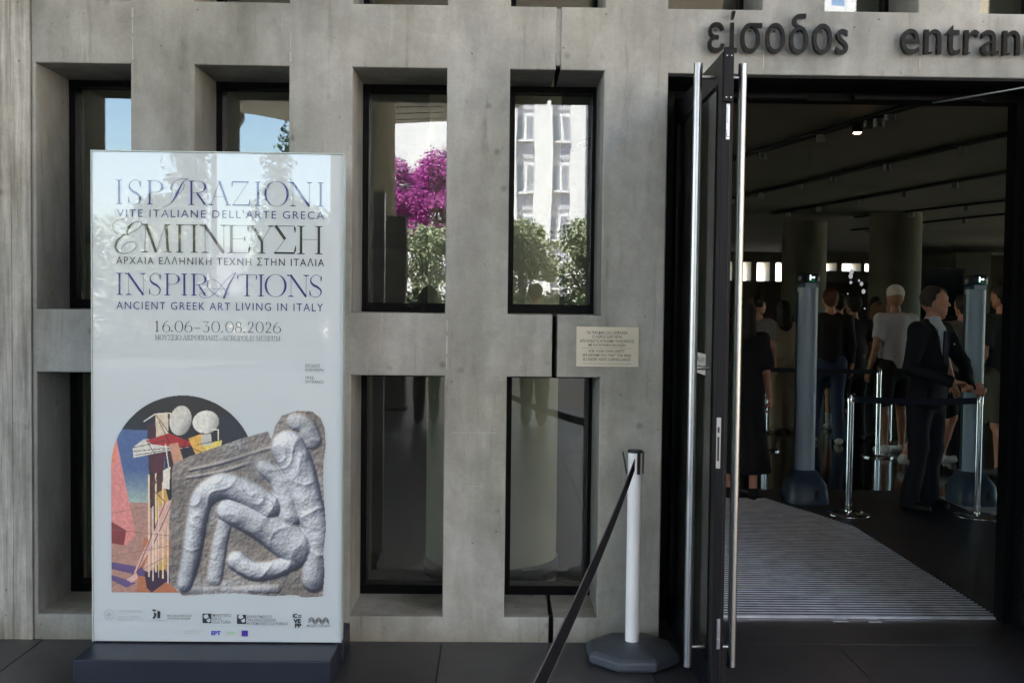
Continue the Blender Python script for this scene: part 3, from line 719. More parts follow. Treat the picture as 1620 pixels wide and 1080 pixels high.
        p.curve(spline([(X(.12), Z(.74)), (X(.22), Z(.95)), (X(.5), Z(1.01)), (X(.8), Z(.88)), (X(.78), Z(.62)), (X(.45), Z(.3)), (X(.1), Z(.03))], 7), .9); p.ribbon([(X(.08), Z(.035)), (X(.9), Z(.035))], S*.8)
    elif ch == '.': p.curve(ell(X(.5), Z(.06), S*.33, S*.33, 0, 360, 12), 1.6)
    elif ch in '–-': p.hair((X(.05), Z(.36)), (X(.95), Z(.36)), 1.6)
def word(name, glyphs, z0, z1, stem, hair, mat, extra=None):
    p = Pen(stem, hair)
    for ch, a, b in glyphs: glyph(p, ch, ux(a), z0, ux(b)-ux(a), z1-z0)
    if extra: extra(p)
    p.mb.obj(name, mat, po)
U = PW/394.5
def swI(p):
    f = lambda L: [(ux(a), uz(b)) for a, b in L]
    p.ribbon(*(lambda c: (c, [p.H+(p.S*1.05-p.H)*math.exp(-((i/(len(c)-1)-.42)/.2)**2) for i in range(len(c))]))(spline(f([(299, 281), (291, 285), (284, 297), (278, 309), (272, 318), (266, 323), (259, 325)]), 8)))
    p.curve(spline(f([(299, 281), (287, 281), (276, 286), (271, 296), (274, 303), (281, 304), (289, 299), (292, 291), (290, 287)]), 8), .25)
word('title_word', [('I', 184, 195), ('S', 202, 226), ('P', 232, 260), ('R', 297, 328), ('A', 331, 364), ('Z', 366, 395), ('I', 401, 414), ('O', 418, 456), ('N', 457, 494), ('I', 500, 513)], uz(321.6), uz(283.5), 3.0*U, .55*U, M['navy'], swI)
def swE(p):
    f = lambda L: [(ux(a), uz(b)) for a, b in L]
    c = spline(f([(198, 345), (188, 346), (180, 353), (181, 364), (192, 369), (206, 367), (218, 361), (225, 353), (222, 349), (214, 350), (206, 356), (202, 364), (204, 371), (210, 373), (211, 370), (205, 369), (196, 371), (187, 379), (184, 389), (188, 396), (197, 399), (208, 396), (216, 389), (214, 381), (206, 381), (197, 386), (192, 393)]), 8)
    n = len(c); w_ = []
    for i in range(n):
        t = i/(n-1); w_.append(p.H+(p.S*.95-p.H)*(math.exp(-((t-.40)/.035)**2)+math.exp(-((t-.68)/.06)**2)))
    p.ribbon(c, w_)
word('title_word', [('M', 224, 271), ('Π', 277, 315), ('N', 318, 360), ('E', 359, 394), ('Y', 395, 432), ('Σ', 432, 468), ('H', 468, 512)], uz(396.5), uz(352.2), 3.9*U, .6*U, M['black_ink'], swE)
def swA(p):
    f = lambda L: [(ux(a), uz(b)) for a, b in L]
    p.ribbon(*(lambda c: (c, [p.H+(p.S*1.2-p.H)*min(1, i/len(c)*2.2) for i in range(len(c))]))(f([(373.5, 427), (362, 447), (354, 468)])))
    c = spline(f([(373.5, 427), (364, 433), (352, 446), (342, 458), (332, 466), (321, 467), (316, 463), (318, 459)]), 8); p.curve(c, .25)
    p.curve(spline(f([(347, 466), (338, 460), (329, 450), (329, 441), (336, 438), (345, 442), (352, 450), (363, 462)]), 8), .3)
    p.hair((ux(338), uz(453)), (ux(362), uz(452)))
word('title_word', [('I', 185, 195), ('N', 199, 232), ('S', 235, 257), ('P', 260, 286), ('I', 286, 298), ('R', 302, 328), ('T', 376, 406), ('I', 406, 420), ('O', 419, 453), ('N', 455, 489), ('S', 488, 511)], uz(464), uz(429.5), 3.0*U, .55*U, M['navy'], swA)
xs_ = [('1', 245, 253), ('6', 257, 270), ('.', 270, 275), ('0', 277, 290), ('6', 292, 305), ('–', 307, 318), ('3', 321, 332), ('0', 335, 348), ('.', 349, 354), ('0', 357, 370), ('8', 372, 383), ('.', 384, 389), ('2', 392, 402), ('0', 405, 417), ('2', 420, 430), ('6', 432, 445)]
word('date_line', xs_, uz(521.5), uz(504.5), 1.5*U, .45*U, M['black_ink'])
def serif_line(name, s, a, b, z0, z1, mat, st, hr):
    wd = {'I': .42, 'M': 1.1, '–': .6, ' ': .3, 'J': .5, 'L': .75, 'E': .75, 'S': .65, 'P': .75}
    tot = sum(wd.get(c, .9) for c in s); x_ = a; g_ = []
    for c in s:
        k = wd.get(c, .9)*(b-a)/tot
        if c != ' ': g_.append((c, x_+k*.06, x_+k*.94))
        x_ += k
    word(name, g_, z0, z1, st, hr, mat)
serif_line('museum_line', 'MOYΣEIO AKPOΠOΛHΣ–ACROPOLIS MUSEUM', 245, 444, uz(534.5), uz(526.5), M['grey_ink'], .75*U, .3*U)
for nm, tx, x0_, x1_, yb, yc, ink, of in [('subtitle_line', "VITE ITALIANE DELL'ARTE GRECA", 186, 512, 341.3, 329.5, 'navy', .0), ('subtitle_line', 'ΑΡΧΑΙΑ ΕΛΛΗΝΙΚΗ ΤΕΧΝΗ ΣΤΗΝ ΙΤΑΛΙΑ', 185, 512.5, 415.5, 404, 'black_ink', 0),
        ('subtitle_line', 'ANCIENT GREEK ART LIVING IN ITALY', 185, 511, 486.5, 474.5, 'navy', 0)]:
    fit_text(nm, gl(tx), ux(x0_), ux(x1_), uz(yb), uz(yc), -.0007, M[ink], po, off=-.004, spacing=1.22, cap=_cap)
for nm, tx, x0_, x1_, yb, h_, ink in [
        ('entry_line', 'ΕΙΣΟΔΟΣ', 484, 507, 575, 4.6, 'grey_ink'), ('entry_line', 'ΕΛΕΥΘΕΡΗ', 484, 513, 582, 4.6, 'grey_ink'),
        ('entry_line', 'FREE', 484, 497, 594, 4.6, 'grey_ink'), ('entry_line', 'ENTRANCE', 484, 513, 600.5, 4.6, 'grey_ink'),
        ('sponsor_text', 'HELLENIC REPUBLIC', 187, 221, 978.5, 3.1, 'lightgrey_ink'), ('sponsor_text', 'ΥΠΟΥΡΓΕΙΟ ΠΟΛΙΤΙΣΜΟΥ', 187, 226, 969.5, 3.1, 'lightgrey_ink'), ('sponsor_text', 'MINISTRY OF CULTURE', 187, 213, 982.5, 2.8, 'lightgrey_ink'),
        ('sponsor_text', 'ΜΟΥΣΕΙΟ ΑΚΡΟΠΟΛΗΣ', 265, 304, 976, 3.2, 'grey_ink'), ('sponsor_text', 'ACROPOLIS MUSEUM', 265, 301, 980.5, 3.2, 'grey_ink'),
        ('sponsor_text', 'MINISTERO', 337, 367, 975.5, 4.5, 'grey_ink'), ('sponsor_text', 'DELLA', 337, 351, 980.5, 3.8, 'grey_ink'), ('sponsor_text', 'CULTURA', 337, 366, 986.5, 4.8, 'grey_ink'),
        ('sponsor_text', 'DIPARTIMENTO', 392, 432, 977, 4.4, 'grey_ink'), ('sponsor_text', 'VALORIZZAZIONE', 393, 438, 982.5, 4.4, 'grey_ink'), ('sponsor_text', 'PATRIMONIO CULTURALE', 392, 457, 988.5, 4.6, 'grey_ink'),
        ('sponsor_text', 'MUSEI ITALIANI', 488, 525, 990.5, 3.2, 'grey_ink'), ('sponsor_text', 'ACROPOLIS MUSEUM', 234, 260, 983.3, 2.0, 'lightgrey_ink'),
        ('sponsor_text', 'ΧΟΡΗΓΟΙ ΕΠΙΚΟΙΝΩΝΙΑΣ', 292, 324, 999.5, 2.2, 'lightgrey_ink'), ('sponsor_text', 'MEDIA SPONSORS', 292, 316, 1003.5, 2.2, 'lightgrey_ink')]:
    fit_text(nm, gl(tx), ux(x0_), ux(x1_), uz(yb), uz(yb-h_), -.0007, M[ink], po, off=.004, spacing=1.08, cap=_cap)
fit_text('sponsor_logo', gl('ΕΡΤ'), ux(335), ux(350), uz(1005), uz(999), -.0007, M['blue_ink'], po, off=.045, cap=_cap)
for tx, xa, xb, yb in (('iC', 465, 472, 976), ('VE', 466, 478, 984.5), ('PP', 468.5, 479, 992)):
    fit_text('sponsor_logo', tx, ux(xa), ux(xb), uz(yb), uz(yb-6), -.0007, M['black_ink'], po, off=.05, cap=_cap)
lg = MB()
def flat(mb, pts, y=-.0006): mb.add([(ux(a), y, uz(b)) for a, b in pts], [tuple(range(len(pts)))[::-1]])
flat(lg, [(473.5, 972), (479, 972), (479, 973.6), (473.5, 973.6)]); flat(lg, [(473.5, 974.8), (479, 974.8), (479, 976.2), (473.5, 976.2)])
flat(lg, [(321, 970.5), (335, 970.5), (335, 986), (321, 986)]); flat(lg, [(376, 972), (390.5, 972), (390.5, 987), (376, 987)])
flat(lg, [(240, 964.5), (247, 964.5), (246, 968), (242, 967)]); flat(lg, [(243, 968), (248, 972), (245, 979.5), (241, 979), (244, 974)]); flat(lg, [(249, 966), (254, 968), (253.5, 979), (249, 978.5)])
lg.obj('sponsor_logo', M['black_ink'], po)
lg = MB()
for dx in (0, 55.2):
    flat(lg, [(323+dx, 973), (329+dx, 971.5), (331+dx, 977), (326+dx, 979), (323+dx, 977)], -.0009); flat(lg, [(327+dx, 981), (333+dx, 978), (334+dx, 983), (330+dx, 985)], -.0009)
lg.obj('sponsor_logo', M['paper'], po)
pn = Pen(.8*U, .8*U)
pn.ribbon([(ux(172+7.6*math.cos(R(a))), uz(973.5+7.6*-math.sin(R(a)))) for a in range(0, 361, 15)], .9*U)
pn.ribbon([(ux(168), uz(973.5)), (ux(176), uz(973.5))], 2.6*U); pn.ribbon([(ux(172), uz(969.5)), (ux(172), uz(977.5))], 2.6*U)
pn.mb.obj('sponsor_logo', M['lightgrey_ink'], po)
pn = Pen(.8*U, .8*U)
for dy in (0, 2.6, 5.2):
    pn.ribbon(spline([(ux(490+i*5.5), uz(979+dy-(3.2 if i % 2 else -2.2 if i else 0))) for i in range(7)], 6), 1.0*U)
pn.mb.obj('sponsor_logo', M['black_ink'], po)
lg = MB(); flat(lg, [(383.5, 997.5), (393.5, 997.5), (393.5, 1007), (383.5, 1007)]); lg.obj('sponsor_logo', M['violet_ink'], po)
lg = MB(); flat(lg, [(359, 999.5), (373, 999.5), (373, 1003.5), (359, 1003.5)]); lg.obj('sponsor_logo', M['green_ink'], po)
lg = MB(); flat(lg, [(484, 584.8), (513.5, 584.8), (513.5, 585.3), (484, 585.3)]); flat(lg, [(310, 989.6), (520, 991.2), (520, 991.45), (310, 989.85)]); lg.obj('rule', M['lightgrey_ink'], po)

# the two pictures of the poster: a flat print made as a fine grid with its own printed colours (generic stand-in shapes)
def srgb2lin(a): return np.where(a <= .04045, a/12.92, ((a+.055)/1.055)**2.4)
def make_print():
    x0, x1, y0, y1, st_ = 172., 519., 616., 948., .85
    nx, ny = int((x1-x0)/st_)+1, int((y1-y0)/st_)+1
    XX, YY = np.meshgrid(x0+np.arange(nx)*st_, y0+np.arange(ny)*st_)
    rg = np.random.default_rng(3)
    def vnoise(sc_, seed):
        r2 = np.random.default_rng(seed); n_ = 90; g_ = r2.random((n_, n_))
        u = (XX-x0)/sc_; v = (YY-y0)/sc_; i = np.floor(u).astype(int) % (n_-1); j = np.floor(v).astype(int) % (n_-1); fu = u-np.floor(u); fv = v-np.floor(v)
        fu = fu*fu*(3-2*fu); fv = fv*fv*(3-2*fv)
        return (g_[j, i]*(1-fu)+g_[j, i+1]*fu)*(1-fv)+(g_[j+1, i]*(1-fu)+g_[j+1, i+1]*fu)*fv
    C = np.zeros((ny, nx, 3)); C[:] = (.03, .03, .05)
    def inside(pts):
        m = np.zeros(XX.shape, bool); n = len(pts)
        for i in range(n):
            (ax, ay), (bx, by) = pts[i], pts[(i+1) % n]
            c = ((ay > YY) != (by > YY)) & (XX < (bx-ax)*(YY-ay)/((by-ay) if by != ay else 1e-9)+ax); m ^= c
        return m
    def fill(pts, col, a=1.0):
        m = inside(pts); C[m] = C[m]*(1-a)+np.array(col)*a
    cx, cy, r = 290.5, 736., 114.5
    arch = ((XX-cx)**2+(YY-cy)**2 < r*r) | ((YY > cy) & (np.abs(XX-cx) < r) & (YY < 937.5))
    # backdrop: blue wall panel, pale strip, warm floor, leaning pink slab
    fill([(172, 676), (262, 679), (262, 800), (172, 800)], (.27, .36, .55)); t_ = np.clip((YY-740)/70, 0, 1)[..., None]
    m = inside([(172, 676), (262, 679), (262, 798), (172, 798)]); C[m] = (C*(1-t_)+np.array((.72, .80, .70))*t_)[m]
    fill([(172, 793), (405, 793), (405, 940), (172, 940)], (.66, .50, .45)); fill([(228, 850), (405, 870), (405, 940), (215, 940)], (.68, .42, .28))
    fill([(172, 888), (270, 905), (270, 922), (172, 899)], (.34, .26, .46)); fill([(172, 908), (215, 922), (200, 930), (172, 916)], (.36, .28, .48))
    fill([(176, 704), (184, 690), (206, 800), (215, 846), (198, 862), (176, 858)], (.82, .52, .50)); fill([(176, 712), (186, 694), (180, 730), (176, 745)], (.86, .50, .34)); fill([(172, 822), (200, 838), (196, 862), (172, 858)], (.48, .16, .16))
    # abstract still life of flat coloured planes
    fill([(233, 668), (252, 664), (258, 800), (238, 802)], (.23, .05, .08)); fill([(246, 652), (266, 650), (268, 700), (248, 702)], (.80, .74, .66))
    fill([(210, 706), (228, 692), (262, 694), (300, 704), (258, 712), (212, 722)], (.80, .79, .76)); fill([(232, 694), (268, 682), (312, 700), (290, 706), (240, 700)], (.62, .10, .10))
    fill([(298, 690), (322, 681), (330, 712), (310, 716)], (.84, .66, .30)); fill([(322, 700), (352, 692), (348, 712), (330, 716)], (.86, .80, .42)); fill([(262, 712), (280, 708), (290, 740), (268, 760)], (.20, .05, .08))
    fill([(240, 760), (262, 742), (262, 920), (246, 920)], (.30, .16, .12)); fill([(246, 780), (262, 770), (270, 800), (262, 920), (250, 915)], (.78, .62, .30)); fill([(252, 800), (268, 790), (262, 880), (235, 905), (226, 900), (246, 850)], (.80, .62, .56))
    fill([(228, 905), (262, 900), (268, 916), (240, 938), (232, 930)], (.22, .10, .20))
    for a_, b_ in (((236, 748), (236, 912)), ((247, 742), (247, 905)), ((258, 760), (258, 915))):
        m = (np.abs(XX-a_[0]) < 1.1) & (YY > a_[1]) & (YY < b_[1]); C[m] = (.88, .80, .66)
    # two plain pale rounded stones in front of the dark arch
    for (ex, ey, ra, rb, an, base) in ((286, 662, 18, 25, 12, .78), (326, 664, 22, 19, -14, .84)):
        ca, sa = math.cos(R(an)), math.sin(R(an)); u = ((XX-ex)*ca+(YY-ey)*sa)/ra; v = (-(XX-ex)*sa+(YY-ey)*ca)/rb; m = u*u+v*v < 1
        sh = base*(1-.45*np.clip(u*.8+v*.4, 0, 1)**1.5)-.0; C[m] = (np.stack([sh, sh, sh*.97], -1))[m]
        m = (np.abs(u*u+v*v-1) < .09); C[m] = (.10, .10, .11)
    fill([(320, 684), (334, 682), (336, 700), (318, 702)], (.72, .72, .70)); fill([(394, 690), (399, 676), (405, 690)], (.45, .06, .14))
    def line(ax, ay, bx, by, w_, col):
        dx, dy = bx-ax, by-ay; t = np.clip(((XX-ax)*dx+(YY-ay)*dy)/(dx*dx+dy*dy), 0, 1); m = np.hypot(XX-ax-dx*t, YY-ay-dy*t) < w_; C[m] = col
    dk = (.07, .05, .07); wh = (.88, .85, .80)
    fill([(262, 792), (276, 786), (268, 824), (240, 866), (216, 905), (208, 916), (222, 880), (244, 836)], (.82, .66, .62)); line(262, 792, 216, 905, .7, (.45, .1, .12)); line(276, 786, 240, 866, .6, dk)
    fill([(200, 917), (216, 906), (218, 914), (208, 922)], (.84, .68, .66))
    for q in ((210, 706, 262, 694), (210, 712, 300, 702), (214, 718, 290, 704), (232, 694, 262, 742), (252, 664, 290, 740), (262, 742, 240, 770), (240, 770, 262, 792), (236, 748, 262, 742), (300, 704, 330, 716), (322, 681, 298, 690), (268, 682, 246, 652), (258, 712, 246, 760), (312, 700, 352, 692), (298, 690, 282, 720)): line(*q, .55, dk)
    for q in ((228, 664, 246, 652), (246, 652, 270, 650), (270, 650, 270, 668), (346, 692, 346, 676), (346, 676, 334, 676), (262, 700, 268, 742), (242, 800, 242, 918), (251, 790, 251, 912), (266, 830, 266, 922)): line(*q, .8, wh)
    for q in ((172, 836, 268, 846), (176, 880, 268, 862), (172, 930, 262, 880), (230, 800, 172, 812)): line(*q, .4, (.45, .34, .32))
    fill([(258, 742), (270, 735), (268, 772), (258, 770)], wh); fill([(268, 700), (282, 697), (292, 730), (276, 736)], (.75, .55, .45)); fill([(246, 716), (262, 712), (258, 748), (240, 744)], (.30, .06, .10))
    C *= (.93+.14*vnoise(3.2, 5))[..., None]
    # weathered stone block (generic relief of soft rounded folds)
    slab = [(272, 745), (275, 730), (300, 719), (350, 701), (400, 684), (425, 677), (430, 690), (436, 668), (446, 652), (470, 644), (495, 645), (508, 655), (515, 672), (517, 700), (513, 730), (514, 780), (518, 830), (514, 870), (516, 905), (513, 942), (480, 944), (470, 940), (430, 942), (370, 938), (330, 940), (290, 943), (270, 925), (267, 900), (270, 860), (268, 820), (272, 780)]
    ms = inside(slab)
    hgt = 1.2*vnoise(5, 8)+.8*vnoise(2.2, 9)+5*vnoise(40, 10)
    HH = [np.exp(hgt/3.2)]
    def caps(ax, ay, bx, by, ra, rb, hh):
        nonlocal hgt
        dx, dy = bx-ax, by-ay; t = np.clip(((XX-ax)*dx+(YY-ay)*dy)/(dx*dx+dy*dy+1e-9), 0, 1); rr = ra+(rb-ra)*t
        d = np.hypot(XX-ax-dx*t, YY-ay-dy*t)/rr; k = np.clip(1-d*d, 0, 1)**.62*np.minimum(rr, 26)*hh*.95; hgt = np.maximum(hgt, k+2.5*np.clip((1-d)*6, 0, 1))
    # soft rounded drapery-like folds sweeping over the block, no figure
    def fold(pts, ra, rb, hh):
        c_ = spline(pts, 12)
        for q in range(len(c_)-1): u = q/(len(c_)-1); caps(*c_[q], *c_[q+1], ra+(rb-ra)*u, ra+(rb-ra)*(q+1)/(len(c_)-1), hh)
    fold([(292, 925), (302, 880), (312, 820), (322, 785), (352, 766), (392, 778), (425, 800)], 13, 25, .9)
    fold([(340, 915), (348, 860), (356, 826)], 14, 12, .5)
    fold([(362, 806), (398, 818), (436, 838), (470, 862)], 20, 34, .8)
    fold([(498, 915), (503, 850), (488, 790), (474, 745), (458, 705)], 20, 30, .8)
    fold([(458, 812), (452, 780), (440, 752), (418, 736)], 22, 13, .75)
    fold([(500, 838), (480, 872), (448, 894), (405, 902), (376, 886)], 12, 17, 1.0)
    fold([(300, 741), (350, 729), (400, 713), (432, 703)], 2.5, 3.5, .8); fold([(296, 753), (350, 743), (405, 725)], 2.5, 3.5, .8)
    fold([(494, 690), (484, 668), (468, 662)], 17, 15, .5); fold([(285, 934), (350, 932), (440, 930)], 7, 8, .6)
    wv = 6*vnoise(34, 41)+XX*.045+YY*.03; rid = 1-np.abs(np.sin(wv*1.1)); hgt = hgt+np.where(hgt > 5, 2.0*rid**1.5*np.clip((hgt-5)/9, 0, 1), 0)+1.6*vnoise(11, 43)
    k = np.array([1, 4, 6, 4, 1.])/16
    def blur(a_): a_ = np.apply_along_axis(lambda q: np.convolve(q, k, 'same'), 0, a_); return np.apply_along_axis(lambda q: np.convolve(q, k, 'same'), 1, a_)
    hs = blur(hgt+.9*vnoise(1.7, 61)+.7*vnoise(3.6, 62)); gy, gx = np.gradient(hs, st_)
    nz = 1/np.sqrt(1+gx*gx*.9+gy*gy*.9); lam = np.clip((-gx*-.45+-gy*-.62)*.95*nz+nz*.62, 0, 1.25)
    sh2 = np.zeros_like(hs)
    for q in range(1, 15):
        dd = q*1.3; sx = int(round(dd*.60)); sy = int(round(dd*.80)); hh2 = np.roll(np.roll(hs, sy, 0), sx, 1); sh2 = np.maximum(sh2, np.clip((hh2-hs-dd*.85)/3, 0, 1))
    sh2 = blur(blur(sh2)); tone = (.20+.74*lam*(.75+.25*np.clip(hs/20, 0, 1)))*(1-.55*sh2)
    rough = (.92+.16*vnoise(2.0, 12)); base = np.where(hs > 7, 1.0, .80)
    crack = np.abs(vnoise(60, 31)-.5) < .004; tone = np.where(crack, tone*.75, tone)
    tone = tone*(.86+.28*vnoise(55, 33))
    up = np.clip((hs-4)/6, 0, 1)[..., None]
    cs = tone[..., None]*rough[..., None]*(np.array((.86, .81, .76))*(1-up)+np.array((1.04, 1.07, 1.11))*up)
    sh_ = np.clip(.62-lam, 0, .5)[..., None]; st3 = cs+sh_*np.array((-.02, -.01, .10))
    C[ms] = np.clip(st3, .05, .9)[ms]
    C = np.clip(C, 0, 1)
    keep = arch | ms
    V = np.stack([(XX-147)/394.5*PW, np.full(XX.shape, -.0003), (1016.5-YY)/777*PH], -1).reshape(-1, 3)
    idx = np.arange(nx*ny).reshape(ny, nx); kq = keep[:-1, :-1] & keep[1:, 1:] & keep[:-1, 1:] & keep[1:, :-1]
    q = np.stack([idx[:-1, :-1], idx[1:, :-1], idx[1:, 1:], idx[:-1, 1:]], -1)[kq]
    used = np.unique(q); remap = np.full(nx*ny, -1); remap[used] = np.arange(len(used))
    me = bpy.data.meshes.new('picture_print'); me.from_pydata(V[used], [], remap[q].tolist()); me.update()
    at = me.color_attributes.new('print', 'FLOAT_COLOR', 'POINT'); cc = np.ones((len(used), 4)); cc[:, :3] = srgb2lin(C.reshape(-1, 3)[used]); at.data.foreach_set('color', cc.ravel().astype(np.float32))
    a = NT('printed_picture'); ca_ = a.n('ShaderNodeAttribute', attribute_name='print'); a.l(ca_.outputs['Color'], a.b.inputs['Base Color']); a.b.inputs['Roughness'].default_value = .5
    a.b.inputs['Coat Weight'].default_value = 1; a.b.inputs['Coat IOR'].default_value = 1.62; a.b.inputs['Coat Roughness'].default_value = .006
    link('picture_print', me, po, a.m)
make_print()

# ================================================================= POST WITH BELT
def belt_post(label, x, y, group):
    t = thing('barrier_post', label, 'barrier post', (x, y, 0), 0, group)
    n = 8; rt = []; bm = MB()
    prof = [(0, .200), (.012, .216), (.045, .216), (.062, .195), (.082, .085), (.084, .05)]
    for z, r in prof:
        for k in range(n):
            a = R(22.5+45*k); rr = r*(1.0 if k % 2 else 1.0); rt.append((math.cos(a)*rr, math.sin(a)*rr, z))
    f = [(i*n+k, i*n+(k+1) % n, (i+1)*n+(k+1) % n, (i+1)*n+k) for i in range(len(prof)-1) for k in range(n)]
    f += [tuple(range(n-1, -1, -1)), tuple((len(prof)-1)*n+k for k in range(n))]
    b_ = bmesh.new(); vs = [b_.verts.new(p) for p in rt]; [b_.faces.new([vs[i] for i in q]) for q in f]
    bmesh.ops.bevel(b_, geom=[e for e in b_.edges], offset=.006, segments=2, profile=.5, affect='EDGES'); me = bpy.data.meshes.new('rubber_base'); b_.to_mesh(me); b_.free()
    me.polygons.foreach_set('use_smooth', [False]*len(me.polygons)); base = link('rubber_base', me, t, M['rubber'])
    for k in range(3): MB().box(.07+.0, .15, -.02+.014*k-.03, -.014+.014*k-.03, .064-.004*k, .072-.004*k, .001).obj('grip_rib', M['rubber'], base)
    MB().lathe(0, 0, [(.080, .0315), (.936, .0315)], 32).obj('post', M['post_white'], t)
    MB().lathe(0, 0, [(.932, .0335), (.940, .0338), (.944, .030)], 32).obj('cap', M['blackpl'], t)
    return t
pA = belt_post('white plastic belt post on a heavy grey rubber base beside the doors', .625, 4.735, 'white belt posts')
an = math.atan2(-.735+4.735-4.735+0, 0) if False else 0
for a, tilt in ((180, .18), (0, 0), (-70, 0)):
    aa = R(a); cx_, cy_ = math.cos(aa)*.036, math.sin(aa)*.036
    b_ = MB().box(-.002, .004, -.0075, .0075, .838, .938, .0015); o = b_.obj('belt_clip', M['blackpl'], pA); 
    mid = Vector((0, 0, .84)); rot = Matrix.Rotation(tilt, 4, 'Y')
    o.matrix_local = Matrix.Translation((cx_, cy_, 0)) @ Matrix.Rotation(aa, 4, 'Z') @ Matrix.Translation((0, 0, .84)) @ rot @ Matrix.Translation((0, 0, -.84))
pB = belt_post('white plastic belt post just below the view, holding the near end of the belt', -.22, .62, 'white belt posts')
p0 = Vector((.618, 4.69, .885)); p1 = Vector((-.20, .66, .885))
v = []; f = []; n = 40; side = (p1-p0).cross(Vector((0, 0, 1))).normalized()
for i in range(n+1):
    t = i/n; c = p0.lerp(p1, t)-Vector((0, 0, .055*4*t*(1-t))); tw = .10*math.sin(t*3)
    u_ = (Vector((0, 0, 1))*math.cos(tw)+side*math.sin(tw))*.0245
    v += [c-u_+side*.0008, c+u_+side*.0008, c+u_-side*.0008, c-u_-side*.0008]
for i in range(n):
    for k in range(4): f.append((4*i+k, 4*i+(k+1) % 4, 4*i+4+(k+1) % 4, 4*i+4+k))
bt = tag(link('barrier_belt', meshd('barrier_belt', v, f), None, M['belt']), 'dark belt strap running down from the white post towards the camera', 'belt')
for sgn in (1, -1):
    v2 = []; f2 = []
    for i in range(n+1):
        c = [Vector(q) for q in v[4*i:4*i+4]]; up = (c[1]-c[0]).normalized(); m_ = (c[1]+c[2])/2 if sgn > 0 else (c[0]+c[3])/2
        v2 += [m_-up*.0012*sgn+side*.0013, m_+up*.0006*sgn+side*.0013, m_+up*.0006*sgn-side*.0013, m_-up*.0012*sgn-side*.0013]
    link('belt_hem', meshd('belt_hem', v2, f), bt, M['belt_edge'])

# ================================================================= ENTRANCE MAT
em = tag(MB().box(.80, 2.60, 5.385, 8.72, .001, .004).obj('entrance_mat', M['mat_base']), 'ribbed aluminium entrance mat running in from the open doors', 'mat')
L_ = 1.792
sm1 = MB().box(0, L_, -.0065, .0065, .004, .0095, .001).mesh('mat_strip'); sm1.materials.append(M['alu'])
y = 5.40
while y < 8.70:
    if y < 7.62: link('mat_strip', sm1, em, None, (.804, y, 0))
    else:
        xe = 2.596-(y-7.62)*.34
        o = link('mat_strip', sm1, em, None, (.804, y, 0)); o.scale = ((xe-.804)/L_, 1, 1)
    y += .0455
MB().box(.80, 2.58, 5.374, 5.384, 0, .010).obj('mat_edge', M['alu'], em)
MB().box(1.90, 1.965, 5.31, 5.362, -.0008, .004, .0015).obj('floor_bolt_plate', M['steel'], dj)
MB().box(1.72, 1.80, 5.315, 5.36, -.0008, .003, .001).obj('floor_bolt_plate', M['steel'], dj)
dm = tag(MB().poly([(2.602, 5.385), (3.70, 5.385), (3.70, 9.1), (2.10, 9.1), (2.28, 8.60), (2.605, 7.62)], .001, .0085).obj('smooth_mat', M['mat_rubber']), 'smooth dark mat under the guard, right of the ribbed mat', 'mat')
em2 = tag(MB().box(3.705, 5.4, 6.9, 8.9, .001, .004).obj('entrance_mat', M['mat_base']), 'second ribbed aluminium mat showing at the right jamb by the stanchion', 'mat')
sm2 = MB().box(0, 1.68, -.0095, .0095, .004, .0095, .001).mesh('mat_strip'); sm2.materials.append(M['alu'])
for k in range(43): link('mat_strip', sm2, em2, None, (3.71, 6.93+.0455*k, 0))

# ================================================================= SECURITY GATES, STANCHIONS
def gate(label, x, y):
    t = thing('security_gate_post', label, 'gate post', (x, y, 0), 0, 'security gate posts')
    b_ = bmesh.new(); rings = [(0, .165, .21), (.03, .168, .215), (.16, .150, .19), (.25, .098, .115), (.262, .088, .10)]
    vs = []
    for z, rx, ry in rings:
        row = []
        for k in range(32):
            a = 2*math.pi*k/32; c, s_ = math.cos(a), math.sin(a); e = .55
            row.append(b_.verts.new((rx*math.copysign(abs(c)**e, c)*(1-.0*z), ry*math.copysign(abs(s_)**e, s_)-(.03 if z < .2 else 0), z)))
        vs.append(row)
    for i in range(len(rings)-1):
        for k in range(32): b_.faces.new((vs[i][k], vs[i][(k+1) % 32], vs[i+1][(k+1) % 32], vs[i+1][k]))
    b_.faces.new(vs[-1]); me = bpy.data.meshes.new('base'); b_.to_mesh(me); b_.free(); me.polygons.foreach_set('use_smooth', [True]*len(me.polygons))
    bs = link('base', me, t, M['gate_base'])
    MB().box(.02, .055, -.252, -.243, .06, .13, .004).obj('switch_plate', M['blackpl'], bs)
    MB().lathe(0, 0, [(.26, .083), (1.74, .083)], 40).obj('column', M['gate'], t)
    MB().box(-.085, -.076, -.02, .02, .27, 1.7).obj('side_channel', M['gate_base'], t)
    MB().lathe(0, 0, [(1.738, .085), (1.775, .086), (1.78, .080)], 40).obj('collar', M['gate_base'], t)
    MB().box(-.045, .045, -.092, -.078, 1.735, 1.775, .004).obj('collar_label', M['gate'], t)
    cp = MB().lathe(0, 0, [(1.776, .090), (1.782, .094), (1.845, .094), (1.855, .086), (1.858, .03)], 40).obj('cap', M['blackpl'], t)
    e = MB().box(-.012, -.004, -.0965, -.093, 1.80, 1.838).box(.014, .026, -.0955, -.0925, 1.812, 1.826).box(.002, .010, -.0965, -.0935, 1.815, 1.822)
    e.obj('indicator_light', M['led_w'], cp)
    MB().box(-.02, .03, -.0945, -.0925, 1.788, 1.792).obj('indicator_light', M['led_g'], cp)
    return t
gate('blue grey security gate post behind the left stanchion, standing on the ribbed mat edge', 2.52, 8.62)
gate('blue grey security gate post at the right, partly behind the chrome stanchion and guard', 3.885, 8.62)
